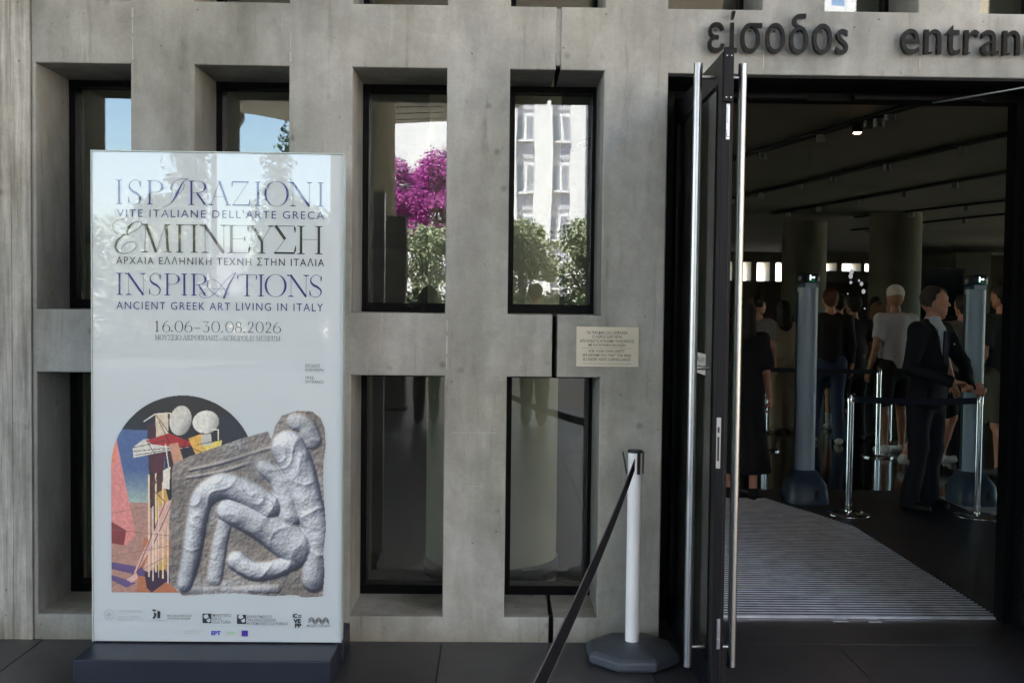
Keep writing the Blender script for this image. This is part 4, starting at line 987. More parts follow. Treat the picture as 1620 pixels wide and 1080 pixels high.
def stanchion(label, x, y, h=.935, low=False):
    t = thing('stanchion', label, 'stanchion', (x, y, 0), 0, 'chrome belt stanchions')
    MB().lathe(0, 0, [(.0, .165), (.008, .168), (.014, .165), (.024, .10), (.028, .03)], 40).obj('base', M['chrome'], t)
    MB().lathe(0, 0, [(.02, .0245), (h-.075, .0245)], 24).obj('pole', M['chrome'], t)
    MB().lathe(0, 0, [(.07, .030), (.085, .030)], 24).obj('pole_ring', M['chrome'], t)
    MB().lathe(0, 0, [(h-.076, .027), (h-.006, .027), (h, .022)], 24).obj('belt_head', M['chrome'], t)
    return t
S1 = stanchion('chrome stanchion holding the near belt, left of the guard', 2.703, 8.06)
S2 = stanchion('chrome stanchion under the hand of the guard', 3.677, 8.03)
S3 = stanchion('thin chrome stanchion farther back, left of the white T-shirt man', 4.05, 11.2)
S4 = stanchion('thin chrome stanchion in the queue behind the guard', 4.62, 12.4)
S5 = stanchion('thin chrome stanchion in the queue, directly behind the left gate post', 2.95, 11.6)
def belt(label, a, b_, z, h=.048):
    a, b_ = Vector(a), Vector(b_); d = (b_-a).normalized(); s_ = Vector((-d.y, d.x, 0))*.001; v = []; f = []; n = 12
    for i in range(n+1):
        t = i/n; c = a.lerp(b_, t); zz = z-.012*4*t*(1-t)
        for q, w_ in ((s_, -h/2), (s_, h/2), (-s_, h/2), (-s_, -h/2)): v.append((c.x+q.x, c.y+q.y, zz+w_))
    for i in range(n):
        for k in range(4): f.append((4*i+k, 4*i+(k+1) % 4, 4*i+4+(k+1) % 4, 4*i+4+k))
    return tag(link('barrier_belt', meshd('barrier_belt', v, f), None, M['belt_b']), label, 'belt')
M['belt_b'] = plain('dark_blue_belt', (.012, .016, .030), .8)
belt('dark blue belt stretched between the two near chrome stanchions', (2.703+.03, 8.06, 0), (3.677-.03, 8.03, 0), .885)
belt('dark queue belt crossing behind the left gate post', (2.0, 11.9, 0), (4.05, 11.2, 0), .90)
belt('dark queue belt passing behind the white T-shirt man', (4.05, 11.2, 0), (4.62, 12.4, 0), .90)

# ================================================================= PEOPLE
def surface(F, org, vx):
    """surface nets on a scalar field"""
    ins = F < 0; nx, ny, nz = F.shape
    c = [ins[i:nx-1+i, j:ny-1+j, k:nz-1+k] for i in (0, 1) for j in (0, 1) for k in (0, 1)]
    s_ = sum(q.astype(np.int8) for q in c); act = (s_ > 0) & (s_ < 8); ids = np.argwhere(act); idx = np.full(act.shape, -1); idx[act] = np.arange(len(ids))
    acc = np.zeros((len(ids), 3)); cnt = np.zeros(len(ids)); I, J, K = ids.T
    for ax in range(3):
        for a in (0, 1):
            for b_ in (0, 1):
                o0 = [0, 0, 0]; o1 = [0, 0, 0]; oth = [q for q in range(3) if q != ax]; o0[oth[0]] = o1[oth[0]] = a; o0[oth[1]] = o1[oth[1]] = b_; o1[ax] = 1
                f0 = F[I+o0[0], J+o0[1], K+o0[2]]; f1 = F[I+o1[0], J+o1[1], K+o1[2]]; m = (f0 < 0) != (f1 < 0)
                t = np.where(m, f0/np.where(f0 == f1, 1, f0-f1), 0); p_ = np.array(o0, float)[None].repeat(len(ids), 0); p_[:, ax] = t
                acc[m] += p_[m]; cnt[m] += 1
    V = (ids+acc/cnt[:, None])*vx+org; Fc = []
    for ax in range(3):
        sl0 = [slice(None)]*3; sl1 = [slice(None)]*3; sl0[ax] = slice(0, -1); sl1[ax] = slice(1, None)
        a, b_ = ins[tuple(sl0)], ins[tuple(sl1)]; cr = np.argwhere(a != b_)
        o = [q for q in range(3) if q != ax]
        ok = (cr[:, o[0]] > 0) & (cr[:, o[1]] > 0) & (cr[:, o[0]] < F.shape[o[0]]-1) & (cr[:, o[1]] < F.shape[o[1]]-1); cr = cr[ok]
        def g_(d0, d1): q = cr.copy(); q[:, o[0]] -= d0; q[:, o[1]] -= d1; return idx[q[:, 0], q[:, 1], q[:, 2]]
        q4 = np.stack([g_(1, 1), g_(0, 1), g_(0, 0), g_(1, 0)], 1); sgn = a[cr[:, 0], cr[:, 1], cr[:, 2]]
        if ax == 1: sgn = ~sgn
        q4[~sgn] = q4[~sgn][:, ::-1]; Fc.append(q4[(q4 >= 0).all(1)])
    return V, np.concatenate(Fc)
def field(prims, vx, pad=.05):
    """prims: ('c',p0,p1,r0,r1,k,sy) tapered capsule; ('e',c,(rx,ry,rz),k); ('-c'..)/('-e'..) carve; ('z<',h)/('z>',h) planes"""
    lo = np.full(3, 9.); hi = np.full(3, -9.)
    for p in prims:
        if p[0] == 'c':
            for q, r in ((p[1], p[3]), (p[2], p[4])): lo = np.minimum(lo, np.array(q)-r); hi = np.maximum(hi, np.array(q)+r)
        elif p[0] == 'e': lo = np.minimum(lo, np.array(p[1])-max(p[2])); hi = np.maximum(hi, np.array(p[1])+max(p[2]))
    lo -= pad; hi += pad; n = np.ceil((hi-lo)/vx).astype(int)+1
    F = np.full(n, 1.0, np.float32); ax = [lo[i]+np.arange(n[i])*vx for i in range(3)]
    for p in prims:
        ty = p[0].lstrip('-'); neg = p[0][0] == '-'
        if ty == 'c':
            a, b_ = np.array(p[1], float), np.array(p[2], float); r0, r1, k = p[3], p[4], (p[5] if len(p) > 5 else .02); sy = p[6] if len(p) > 6 else 1
            l_, h_ = np.minimum(a, b_)-max(r0, r1)-k-vx*2, np.maximum(a, b_)+max(r0, r1)+k+vx*2
        elif ty == 'e':
            a = np.array(p[1], float); rr = np.array(p[2], float); k = p[3] if len(p) > 3 else .02; l_, h_ = a-rr-k-vx*2, a+rr+k+vx*2
        elif ty == 'z<': F = np.maximum(F, (ax[2]-p[1])[None, None, :]); continue
        elif ty == 'z>': F = np.maximum(F, (p[1]-ax[2])[None, None, :]); continue
        elif ty == 'y>': F = np.maximum(F, (p[1]-ax[1])[None, :, None]+(ax[2]-p[2])[None, None, :]*p[3]); continue
        elif ty == 'v':      # open V at the chest front: p1 = bottom z, p2 = top z, p3 = half width at top
            t = np.clip((ax[2]-p[1])/(p[2]-p[1]), -1, 2)[None, None, :]*p[3]; d = np.maximum(np.abs(ax[0]-p[4])[:, None, None]-t, (ax[1]+.02)[None, :, None]+0*t); F = np.maximum(F, -d); continue
        i0 = np.clip(((l_-lo)/vx).astype(int), 0, n-1); i1 = np.clip(((h_-lo)/vx).astype(int)+2, 1, n); s_ = tuple(slice(i0[q], i1[q]) for q in range(3))
        X, Y, Z = np.meshgrid(ax[0][s_[0]], ax[1][s_[1]], ax[2][s_[2]], indexing='ij', sparse=True)
        if ty == 'c':
            dx, dy, dz = b_-a; dy_ = dy/sy; PX, PY, PZ = X-a[0], (Y-a[1])/sy, Z-a[2]; den = dx*dx+dy_*dy_+dz*dz+1e-12
            t = np.clip((PX*dx+PY*dy_+PZ*dz)/den, 0, 1); d = np.sqrt((PX-t*dx)**2+(PY-t*dy_)**2+(PZ-t*dz)**2)-(r0+(r1-r0)*t)
            if sy < 1: d = d*(sy+.15)
        else:
            q = ((X-a[0])/rr[0])**2+((Y-a[1])/rr[1])**2+((Z-a[2])/rr[2])**2; k0 = np.sqrt(q)+1e-9
            k1 = np.sqrt(((X-a[0])/rr[0]**2)**2+((Y-a[1])/rr[1]**2)**2+((Z-a[2])/rr[2]**2)**2)+1e-9; d = k0*(k0-1)/k1
        cur = F[s_]
        if neg: h = np.maximum(k-np.abs(cur+d), 0)/k; F[s_] = np.maximum(cur, -d)+h*h*k*.25
        else: h = np.maximum(k-np.abs(cur-d), 0)/k; F[s_] = np.minimum(cur, d)-h*h*k*.25
    return F, lo, ax
def sdf_obj(name, prims, vx, mat, parent, fold=0, seed=0, ff=22, post=None):
    F, lo, ax = field(prims, vx)
    if fold:
        r2 = np.random.default_rng(seed+11); X, Y, Z = np.meshgrid(*ax, indexing='ij', sparse=True); N = 0
        for q in range(7):
            d = r2.normal(size=3); d[2] *= .35; d /= np.linalg.norm(d); fq = ff*(.5+1.3*r2.random()); N = N+np.sin(fq*(X*d[0]+Y*d[1]+Z*d[2])+r2.random()*6+1.5*np.sin(7*Z+q))
        F = F+(fold*N/3.0).astype(np.float32)
    if post: 
        for p in post:
            if p[0] == 'z>': F = np.maximum(F, (p[1]-ax[2])[None, None, :])
            if p[0] == 'z<': F = np.maximum(F, (ax[2]-p[1])[None, None, :])
    V, Q = surface(F, lo, vx); me = bpy.data.meshes.new(name); me.from_pydata(V.tolist(), [], Q.tolist()); me.update()
    me.polygons.foreach_set('use_smooth', [True]*len(me.polygons)); return link(name, me, parent, mat)
SK = plain('skin', (.60, .28, .19), .5, var=.05, vs=4); SK2 = plain('tanned_skin', (.36, .18, .12), .5, var=.05, vs=4)
mats = {}
def cloth(name, col, rough=.85):
    if name not in mats: mats[name] = plain(name, col, rough, var=.07, vs=3, bump=.2)
    return mats[name]
def human(label, x, y, rz, h=1.75, fem=False, skin=None, vx=.0105, top=None, bot=None, shoe=('dark_shoes', (.03, .03, .035)), hair=None,
          el=None, wr=None, knee=None, ank=None, turn=0, lean=0, curl=(.5, .5), cap=None, jacket=None, dress=None, sneakers=False, socks=False, extra=None, group=None, fdir=None, eyes=False):
    k = h/1.75; skin = skin or SK
    t = thing('person', label, 'person', (x, y, 0), rz, group)
    S = lambda p: tuple(np.array(p, float)*k+np.array([lean*p[2]*k, 0, 0]))
    shw = .165 if fem else .188; hw = .098 if fem else .092
    sh = [S((s*shw, .005, 1.415)) for s in (-1, 1)]
    EL = [S(p) for p in (el or [(-shw-.05, .02, 1.13), (shw+.05, .02, 1.13)])]
    WR = [S(p) for p in (wr or [(-shw-.07, -.06, .885), (shw+.07, -.06, .885)])]
    hp = [S((s*hw, 0, .93)) for s in (-1, 1)]
    KN = [S(p) for p in (knee or [(-.10, -.01, .50), (.10, -.01, .50)])]
    AN = [S(p) for p in (ank or [(-.105, .02, .09), (.105, .02, .09)])]
    body = []; c = body.append
    wt = .85 if fem else 1
    c(('c', S((0, .0, .95)), S((0, 0, 1.12)), .145*k, .125*k*wt, .05, .72)); c(('c', S((0, 0, 1.12)), S((0, 0, 1.33)), .128*k*wt, .150*k*wt, .05, .66)); c(('c', sh[0], sh[1], .052*k, .052*k, .05))
    c(('c', S((0, .01, 1.40)), S((0, -.005, 1.53)), .060*k*(.88 if fem else 1), .054*k*(.9 if fem else 1), .03))
    ct, st_ = math.cos(turn), math.sin(turn); hc = np.array(S((0, -.012, 1.645)))
    def Hd(p): q = np.array(p)*k; return tuple(hc+np.array([q[0]*ct-q[1]*st_, q[0]*st_+q[1]*ct, q[2]]))
    # head made of spheres so that it can be turned
    for p_, r in (((0, .022, .025), .082), ((0, -.022, .028), .076), ((0, .0, .045), .078), ((0, -.035, -.02), .062), ((0, -.045, -.062), .045), ((0, .03, -.01), .07)): c(('c', Hd(p_), Hd(p_), r*k, r*k, .03))
    for s in (-1, 1):
        c(('c', Hd((s*.076, .008, .012)), Hd((s*.082, .016, -.018)), .014*k, .010*k, .008)); c(('c', Hd((s*.05, .0, -.045)), Hd((s*.03, -.055, -.075)), .026*k, .022*k, .02))
        c(('c', Hd((s*.018, -.093, .032)), Hd((s*.045, -.082, .030)), .010*k, .009*k, .014)); c(('-c', Hd((s*.032, -.108, .006)), Hd((s*.032, -.108, .006)), .017*k, .017*k, .014))
        c(('c', Hd((s*.040, -.075, -.012)), Hd((s*.040, -.075, -.012)), .020*k, .020*k, .02))
    c(('c', Hd((0, -.096, .008)), Hd((0, -.116, -.022)), .009*k, .014*k, .010)); c(('c', Hd((-.018, -.092, -.050)), Hd((.018, -.092, -.050)), .008*k, .008*k, .008)); c(('c', Hd((-.015, -.089, -.062)), Hd((.015, -.089, -.062)), .009*k, .009*k, .008))
    c(('c', Hd((0, -.080, -.090)), Hd((0, -.080, -.090)), .020*k, .020*k, .02))
    for i, s in enumerate((-1, 1)):
        c(('c', sh[i], EL[i], .050*k*wt, .040*k*wt, .03)); c(('c', EL[i], WR[i], .041*k*wt, .026*k*wt, .015))
        W_ = np.array(WR[i]); fd = np.array(fdir[i] if fdir and fdir[i] is not None else (W_-np.array(EL[i]))); fd = fd/np.linalg.norm(fd)
        side_ = np.cross(fd, np.array([s, .3, 0.])); side_ /= np.linalg.norm(side_)     # across the knuckles
        nrm = np.cross(fd, side_); nrm /= np.linalg.norm(nrm)
        if np.dot(nrm, np.array([-s, 0, -.5])) < 0: nrm = -nrm                       # palm side
        for o in (-.026, -.009, .009, .026):
            c(('c', tuple(W_+fd*.005+side_*o*.6*k), tuple(W_+fd*.085*k+side_*o*k), .0145*k, .0115*k, .010))
        cu = curl[i]
        for o, L in ((-.028, .062), (-.0095, .074), (.0095, .078), (.028, .070)):
            b0 = W_+fd*.088*k+side_*o*k; d1 = fd*math.cos(cu*.7)+nrm*math.sin(cu*.7); b1 = b0+d1*L*.5*k; d2 = fd*math.cos(cu*1.7)+nrm*math.sin(cu*1.7); b2 = b1+d2*L*.5*k
            c(('c', tuple(b0), tuple(b1), .0092*k, .0085*k, .004)); c(('c', tuple(b1), tuple(b2), .0085*k, .0075*k, .004))
        b0 = W_+fd*.022*k+side_*.026*k; b1 = b0+(fd*.6+side_*.6+nrm*.35)*.045*k; b2 = b1+(fd*.85+nrm*.45)*.032*k
        c(('c', tuple(b0), tuple(b1), .013*k, .0105*k, .010)); c(('c', tuple(b1), tuple(b2), .0105*k, .0085*k, .004))
        c(('c', hp[i], KN[i], .083*k, .054*k, .04)); c(('c', KN[i], AN[i], .052*k, .034*k, .02))
        cm = np.array(KN[i])*.68+np.array(AN[i])*.32+np.array((0, .022*k, 0)); c(('c', tuple(cm), tuple(cm-np.array((0, 0, .08*k))), .045*k, .036*k, .03))
        A_ = np.array(AN[i]); c(('c', tuple(A_+np.array((0, .02, -.045))*k), tuple(A_+np.array((0, -.13, -.062))*k), .030*k, .024*k, .02)); c(('c', tuple(A_+np.array((0, .03, -.05))*k), tuple(A_), .032*k, .034*k, .02))
    sdf_obj('body', body, vx, skin, t)
    cv = max(vx*1.25, .012)
    if top:
        nm, col, kind = top; pr = []
        pr.append(('c', S((0, 0, .90)), S((0, 0, 1.12)), (.162+.01)*k, (.140*wt+.022)*k, .05, .74)); pr.append(('c', S((0, 0, 1.12)), S((0, 0, 1.33)), (.150*wt+.012)*k, (.168*wt)*k, .05, .70)); pr.append(('c', sh[0], sh[1], .068*k, .068*k, .05))
        for i in (0, 1):
            a, b_ = np.array(sh[i]), np.array(EL[i]); L = .68 if kind == 'tee' else 1.0
            pr.append(('c', sh[i], tuple(a+(b_-a)*L), .064*k, (.064 if kind == 'tee' else .054)*k, .03))
            if kind == 'tee': pr.append(('-c', tuple(a+(b_-a)*(L+.17)), tuple(b_), .068*k, .08*k, .004))
            if kind == 'long': pr.append(('c', EL[i], tuple(np.array(EL[i])*.06+np.array(WR[i])*.94), .054*k, .040*k, .02)); e_ = np.array(WR[i])-np.array(EL[i]); e_ /= np.linalg.norm(e_); pr.append(('-c', tuple(np.array(WR[i])+e_*.035), tuple(np.array(WR[i])+e_*.10), .05*k, .05*k, .004))
        pr.append(('-c', S((0, -.03, 1.50)), S((0, 0, 1.60)), .078*k, .078*k, .01)); pr.append(('z>', (.90 if kind == 'tee' else .92)*k))
        sdf_obj('shirt', pr, cv, cloth(nm, col), t, .008, int(x*100) % 97)
    if jacket:
        nm, col = jacket; pr = [('c', S((0, 0, .84)), S((0, 0, 1.12)), .185*k, .158*k, .05, .74), ('c', S((0, 0, 1.12)), S((0, 0, 1.34)), .160*k, .176*k, .05, .72), ('c', sh[0], sh[1], .075*k, .075*k, .04)]
        for i in (0, 1):
            pr.append(('c', sh[i], EL[i], .073*k, .060*k, .03)); e_ = np.array(WR[i])-np.array(EL[i]); L = np.linalg.norm(e_); e_ /= L
            pr.append(('c', EL[i], tuple(np.array(WR[i])-e_*.012), .060*k, .043*k, .02)); pr.append(('-c', tuple(np.array(WR[i])+e_*.042), tuple(np.array(WR[i])+e_*.12), .05*k, .05*k, .004))
        pr += [('-c', S((0, -.02, 1.52)), S((0, 0, 1.62)), .070*k, .08*k, .01), ('v', 1.12*k, 1.50*k, .085*k, lean*1.3*k), ('z>', .80*k)]
        sdf_obj('jacket', pr, cv, cloth(nm, col), t, .007, 5)
        # lapels
        for s in (-1, 1):
            mb = MB(); bx = lean*1.3*k; y0 = -.118*k
            q = [(bx+s*.012, y0-.012, 1.13*k), (bx+s*.10*k, y0-.004, 1.34*k), (bx+s*.072*k, y0+.022, 1.44*k), (bx+s*.045*k, y0+.012, 1.33*k)]
            mb.add(q+[(a, b_+.006, c_) for a, b_, c_ in q], [(0, 1, 2, 3), (7, 6, 5, 4), (0, 4, 5, 1), (1, 5, 6, 2), (2, 6, 7, 3), (3, 7, 4, 0)]); mb.obj('lapel', cloth(nm, col), t)
    if bot:
        nm, col, kind = bot; pr = [('c', S((0, 0, .90)), S((0, 0, .98)), .160*k, .150*k, .04, .78)]
        for i in (0, 1):
            if kind == 'trousers':
                pr.append(('c', hp[i], KN[i], .102*k, .078*k, .04)); a = np.array(AN[i]); pr.append(('c', KN[i], tuple(a+np.array((0, 0, -.03*k))), .078*k, .070*k, .02))
            elif kind == 'wide':
                pr.append(('c', hp[i], KN[i], .108*k, .100*k, .04)); a = np.array(AN[i]); pr.append(('c', KN[i], tuple(a+np.array((0, 0, -.01*k))), .100*k, .105*k, .02))
            else:
                a, b_ = np.array(hp[i]), np.array(KN[i]); e_ = (b_-a); pr.append(('c', hp[i], tuple(a+e_*.88), .108*k, .094*k, .03)); pr.append(('-c', tuple(a+e_*1.08), tuple(a+e_*1.3), .10*k, .12*k, .005))
        pr.append(('z<', 1.02*k)); 
        if kind != 'shorts': pr.append(('z>', .05*k))
        sdf_obj('trousers' if kind != 'shorts' else 'shorts', pr, cv, cloth(nm, col), t, .009, int(x*77) % 89)
    if dress:
        nm, col, hem = dress; pr = [('c', S((0, 0, 1.10)), S((0, 0, 1.33)), .140*k, .150*k, .05, .75), ('c', sh[0], sh[1], .062*k, .062*k, .04), ('c', S((0, .01, .95)), S((0, .01, 1.12)), .170*k, .145*k, .05, .8),
              ('c', S((0, .01, hem-.12)), S((0, .01, .95)), .27*k, .175*k, .05, .85)]
        for i in (0, 1):
            a, b_ = np.array(sh[i]), np.array(EL[i]); pr.append(('c', sh[i], tuple(a+(b_-a)*.75), .062*k, .070*k, .02)); pr.append(('-c', tuple(a+(b_-a)*.95), tuple(b_), .066*k, .06*k, .004))
        pr += [('-c', S((0, -.03, 1.52)), S((0, 0, 1.6)), .085*k, .08*k, .01)]
        sdf_obj('dress', pr, cv, cloth(nm, col), t, .008, 3, 16, [('z>', hem*k)])
    for i in (0, 1):
        A_ = np.array(AN[i]); nm, col = shoe
        sp = [('c', tuple(A_+np.array((0, .035, -.045))*k), tuple(A_+np.array((0, -.145, -.058))*k), .043*k, .036*k, .02), ('c', tuple(A_+np.array((0, .03, -.045))*k), tuple(A_+np.array((0, .01, -.005))*k), .044*k, .044*k, .02), ('z<', float(A_[2]+.012*k)), ('z>', float(A_[2]-.088*k))]
        so = sdf_obj('shoe', sp, .010, cloth(nm, col, .6), t)
        if socks: sdf_obj('sock', [('c', tuple(A_+np.array((0, 0, -.01))*k), tuple(A_*.72+np.array(KN[i])*.28), .042*k, .043*k, .01)], .012, cloth('white_sock', (.6, .6, .62)), t)
    if hair:
        nm, col, style = hair; hm = cloth(nm, col, .75)
        pr = [('c', Hd((0, .026, .030)), Hd((0, .026, .030)), .092*k, .09*k, .02), ('c', Hd((0, -.012, .052)), Hd((0, -.012, .052)), .082*k, .082*k, .02)]
        if style == 'fade':
            pr = [('c', Hd((0, .020, .052)), Hd((0, -.035, .058)), .078*k, .062*k, .02), ('c', Hd((0, .03, .035)), Hd((0, .03, .0)), .0815*k, .074*k, .02)]
            pr.append(('c', Hd((0, .015, .040)), Hd((0, .030, .025)), .086*k, .083*k, .02))
            pr.append(('-c', Hd((0, -.135, -.02)), Hd((0, -.130, .012)), .085*k, .070*k, .01)); pr.append(('-c', Hd((0, .02, -.09)), Hd((0, -.02, -.09)), .075*k, .08*k, .01))
        else:
            if style == 'long': pr += [('c', Hd((0, .045, .0)), Hd((0, .075, -.20)), .086*k, .095*k, .03), ('c', Hd((-.05, .03, -.02)), Hd((-.075, .03, -.22)), .045*k, .04*k, .02), ('c', Hd((.05, .03, -.02)), Hd((.075, .03, -.22)), .045*k, .04*k, .02)]
            if style == 'bun': pr += [('c', Hd((0, .11, .05)), Hd((0, .12, .05)), .038*k, .035*k, .02)]
            if style == 'bushy': pr += [('c', Hd((0, .03, .02)), Hd((0, .04, -.09)), .115*k, .125*k, .03), ('c', Hd((-.07, .01, 0)), Hd((-.09, .02, -.12)), .05*k, .06*k, .02), ('c', Hd((.07, .01, 0)), Hd((.09, .02, -.12)), .05*k, .06*k, .02)]
            if style == 'short': pr += [('c', Hd((0, .045, .0)), Hd((0, .045, -.02)), .076*k, .066*k, .02)]
            pr.append(('-c', Hd((0, -.135, -.04)), Hd((0, -.125, .005)), .085*k, .075*k, .01))
        sdf_obj('hair', pr, .0095, hm, t, .0028, 4, 120)
    if cap:
        nm, col = cap; pr = [('c', Hd((0, .012, .050)), Hd((0, -.01, .055)), .094*k, .088*k, .02), ('c', Hd((-.03, -.10, .045)), Hd((.03, -.10, .045)), .03*k, .03*k, .02), ('z<', 3), ('-c', Hd((0, 0, -.06)), Hd((0, -.14, -.03)), .105*k, .085*k, .006)]
        sdf_obj('cap', pr, .009, cloth(nm, col), t)
    if eyes:
        for s in (-1, 1):
            e_ = MB().ball(Hd((s*.032, -.083, .008)), .0115*k, 8).obj('eye', cloth('eye_white', (.7, .68, .66), .2), t)
            MB().ball(Hd((s*.032, -.0915, .008)), .005*k, 6).obj('iris', cloth('dark_iris', (.02, .015, .01), .2), e_)
    if extra: extra(t, S, Hd, k)
    return t
def pants_clip(*a): pass
# the guard: stands three quarters to the right, looks right, left hand on the stanchion
def guard_extra(t, S, Hd, k):
    sdf_obj('white_shirt', [('c', S((0, -.012, 1.20)), S((0, -.012, 1.36)), .145*k, .150*k, .04, .68), ('c', S((0, -.005, 1.40)), S((0, -.005, 1.50)), .070*k, .066*k, .02), ('-c', S((0, 0, 1.545)), S((0, 0, 1.6)), .056*k, .06*k, .005), ('z>', 1.14*k)], .012, cloth('white_dress_shirt', (.62, .64, .70)), t)
    mb = MB(); q = [S((-.022, -.128, 1.42)), S((.022, -.128, 1.42)), S((.030, -.138, 1.18)), S((0, -.14, 1.14)), S((-.030, -.138, 1.18))]
    mb.add(q+[(a, b_+.012, c_) for a, b_, c_ in q], [(0, 4, 3, 2, 1), (5, 6, 7, 8, 9), (0, 1, 6, 5), (1, 2, 7, 6), (2, 3, 8, 7), (3, 4, 9, 8), (4, 0, 5, 9)]); mb.obj('tie', cloth('dark_blue_tie', (.012, .014, .05)), t)
    MB().box(.078*k+S((0, 0, 1.33))[0], .090*k+S((0, 0, 1.33))[0], -.156*k, -.150*k, 1.31*k, 1.32*k).obj('lapel_badge', M['lampoff'], t)
G_RZ = R(38)
human('guard in a dark navy suit looking right, hand resting on a chrome stanchion', 3.36, 8.32, G_RZ, 1.735, vx=.0080, jacket=('navy_suit_jacket', (.004, .0045, .008)), bot=('navy_suit_trousers', (.005, .006, .013), 'trousers'),
      shoe=('black_leather_shoes', (.008, .008, .008)), hair=('dark_cropped_hair', (.05, .035, .028), 'fade'), turn=R(50), lean=.07,
      el=[(-.27, .00, 1.13), (.235, -.16, 1.17)], wr=[(-.13, -.28, 1.03), (-.01, -.35, .99)], curl=(1.0, 1.25), fdir=[(.9, -.3, -.1), (.7, -.68, -.28)],
      knee=[(-.10, -.01, .50), (.09, -.02, .50)], ank=[(-.11, .03, .09), (.11, .0, .09)], eyes=True, extra=guard_extra)
human('woman in a long black dress at the left edge of the doorway', 2.03, 8.72, R(165), 1.63, True, dress=('black_long_dress', (.008, .008, .010), .24), hair=('dark_brown_hair', (.02, .012, .010), 'long'), shoe=('black_sandals', (.01, .01, .01)),
      el=[(-.20, .02, 1.12), (.22, -.02, 1.12)], wr=[(-.23, -.12, .88), (.27, -.02, .88)], turn=R(10))
def bag(t, S, Hd, k):
    MB().box(-.30, -.20, -.10, .06, .72, 1.02, .03).obj('shoulder_bag', cloth('black_bag', (.01, .01, .012)), t); MB().tube([(-.21, -.02, 1.0), (-.15, -.03, 1.25), (-.10, .02, 1.47)], .008).obj('bag_strap', cloth('black_bag', (.01, .01, .012)), t)
human('dark-haired woman seen from behind in a cream blouse and wide beige trousers', 3.62, 13.4, R(184), 1.63, True, vx=.012, top=('cream_blouse', (.36, .32, .22), 'tee'), bot=('beige_wide_trousers', (.30, .25, .17), 'wide'), hair=('black_hair', (.012, .010, .009), 'long'), shoe=('tan_shoes', (.3, .22, .15)), extra=bag)
human('person in a black top and blue jeans with white trainers behind the left gate post', 3.83, 12.2, R(170), 1.77, vx=.012, top=('black_top', (.010, .010, .012), 'long'), bot=('blue_jeans', (.035, .055, .11), 'trousers'), hair=('auburn_hair', (.10, .035, .02), 'short'), shoe=('white_trainers', (.55, .52, .48)), ank=[(-.12, .02, .09), (.14, -.16, .09)], knee=[(-.10, 0, .5), (.12, -.10, .5)])
human('person in grey shorts with white socks standing beyond the jeans wearer', 4.38, 13.6, R(175), 1.72, vx=.012, top=('dark_olive_shirt', (.03, .03, .022), 'tee'), bot=('grey_shorts', (.09, .09, .10), 'shorts'), hair=('dark_hair', (.02, .014, .010), 'short'), shoe=('pale_trainers', (.5, .5, .5)), socks=True)
human('person all in black standing in the middle of the queue', 4.20, 12.5, R(190), 1.70, vx=.012, top=('black_tshirt', (.008, .008, .009), 'tee'), bot=('black_trousers', (.008, .008, .010), 'trousers'), hair=('black_hair', (.012, .010, .009), 'short'), skin=SK2)
human('woman with light brown hair in a dark top beside the white T-shirt man', 4.66, 12.95, R(200), 1.62, True, vx=.012, top=('charcoal_top', (.02, .02, .022), 'tee'), bot=('dark_skirt_trousers', (.015, .014, .018), 'trousers'), hair=('light_brown_hair', (.16, .09, .05), 'bushy'))
human('man in a white cap and white T-shirt with black shorts, seen from behind', 4.30, 11.45, R(196), 1.79, vx=.011, top=('white_tshirt', (.46, .47, .52), 'tee'), bot=('black_shorts', (.010, .010, .012), 'shorts'), cap=('white_cap', (.60, .57, .53)), shoe=('white_sneakers', (.62, .62, .62)), skin=SK2, turn=R(-18), socks=False,
      knee=[(-.11, -.02, .50), (.10, -.03, .50)])
human('person stepping forward behind the guard, one pale trainer lifted', 4.30, 10.4, R(100), 1.68, vx=.012, top=('dark_brown_top', (.025, .018, .014), 'tee'), bot=('dark_shorts', (.015, .014, .014), 'shorts'), hair=('dark_hair', (.02, .014, .010), 'short'), shoe=('white_sneakers', (.62, .62, .62)),
      knee=[(-.09, -.16, .54), (.09, .06, .50)], ank=[(-.09, -.05, .16), (.09, .24, .13)])
human('person in a grey T-shirt half hidden by the right gate post', 4.80, 10.9, R(180), 1.70, vx=.012, top=('grey_tshirt', (.16, .16, .16), 'tee'), bot=('dark_trousers', (.012, .012, .014), 'trousers'), hair=('dark_hair', (.02, .014, .010), 'short'), shoe=('white_sneakers', (.62, .62, .62)))
human('tall man in a dark grey T-shirt and khaki shorts walking in at the right jamb', 4.66, 9.75, R(200), 1.80, vx=.010, top=('dark_grey_tshirt', (.035, .035, .038), 'tee'), bot=('khaki_shorts', (.11, .105, .08), 'shorts'), hair=('black_hair', (.012, .010, .009), 'short'), shoe=('dark_shoes', (.03, .03, .035)),
      knee=[(-.10, -.12, .52), (.10, .06, .50)], ank=[(-.10, -.10, .09), (.10, .32, .16)])
human('pink-skinned visitor in a pale top far behind the black-dressed woman', 3.15, 12.9, R(160), 1.68, True, vx=.013, top=('grey_white_top', (.22, .20, .20), 'tee'), bot=('dark_trousers', (.012, .012, .014), 'trousers'), hair=('dark_brown_hair', (.02, .012, .010), 'bun'))
human('distant visitor in brown, left of the dark-haired woman', 3.95, 16.0, R(20), 1.66, True, vx=.014, top=('rust_top', (.08, .03, .02), 'tee'), bot=('dark_trousers', (.012, .012, .014), 'trousers'), hair=('black_hair', (.012, .010, .009), 'bun'))
human('dark-haired visitor in a black top between the left post and the queue', 4.9, 15.2, R(185), 1.72, vx=.014, top=('black_top2', (.010, .010, .012), 'tee'), bot=('dark_trousers', (.012, .012, .014), 'trousers'), hair=('black_hair', (.012, .010, .009), 'short'))
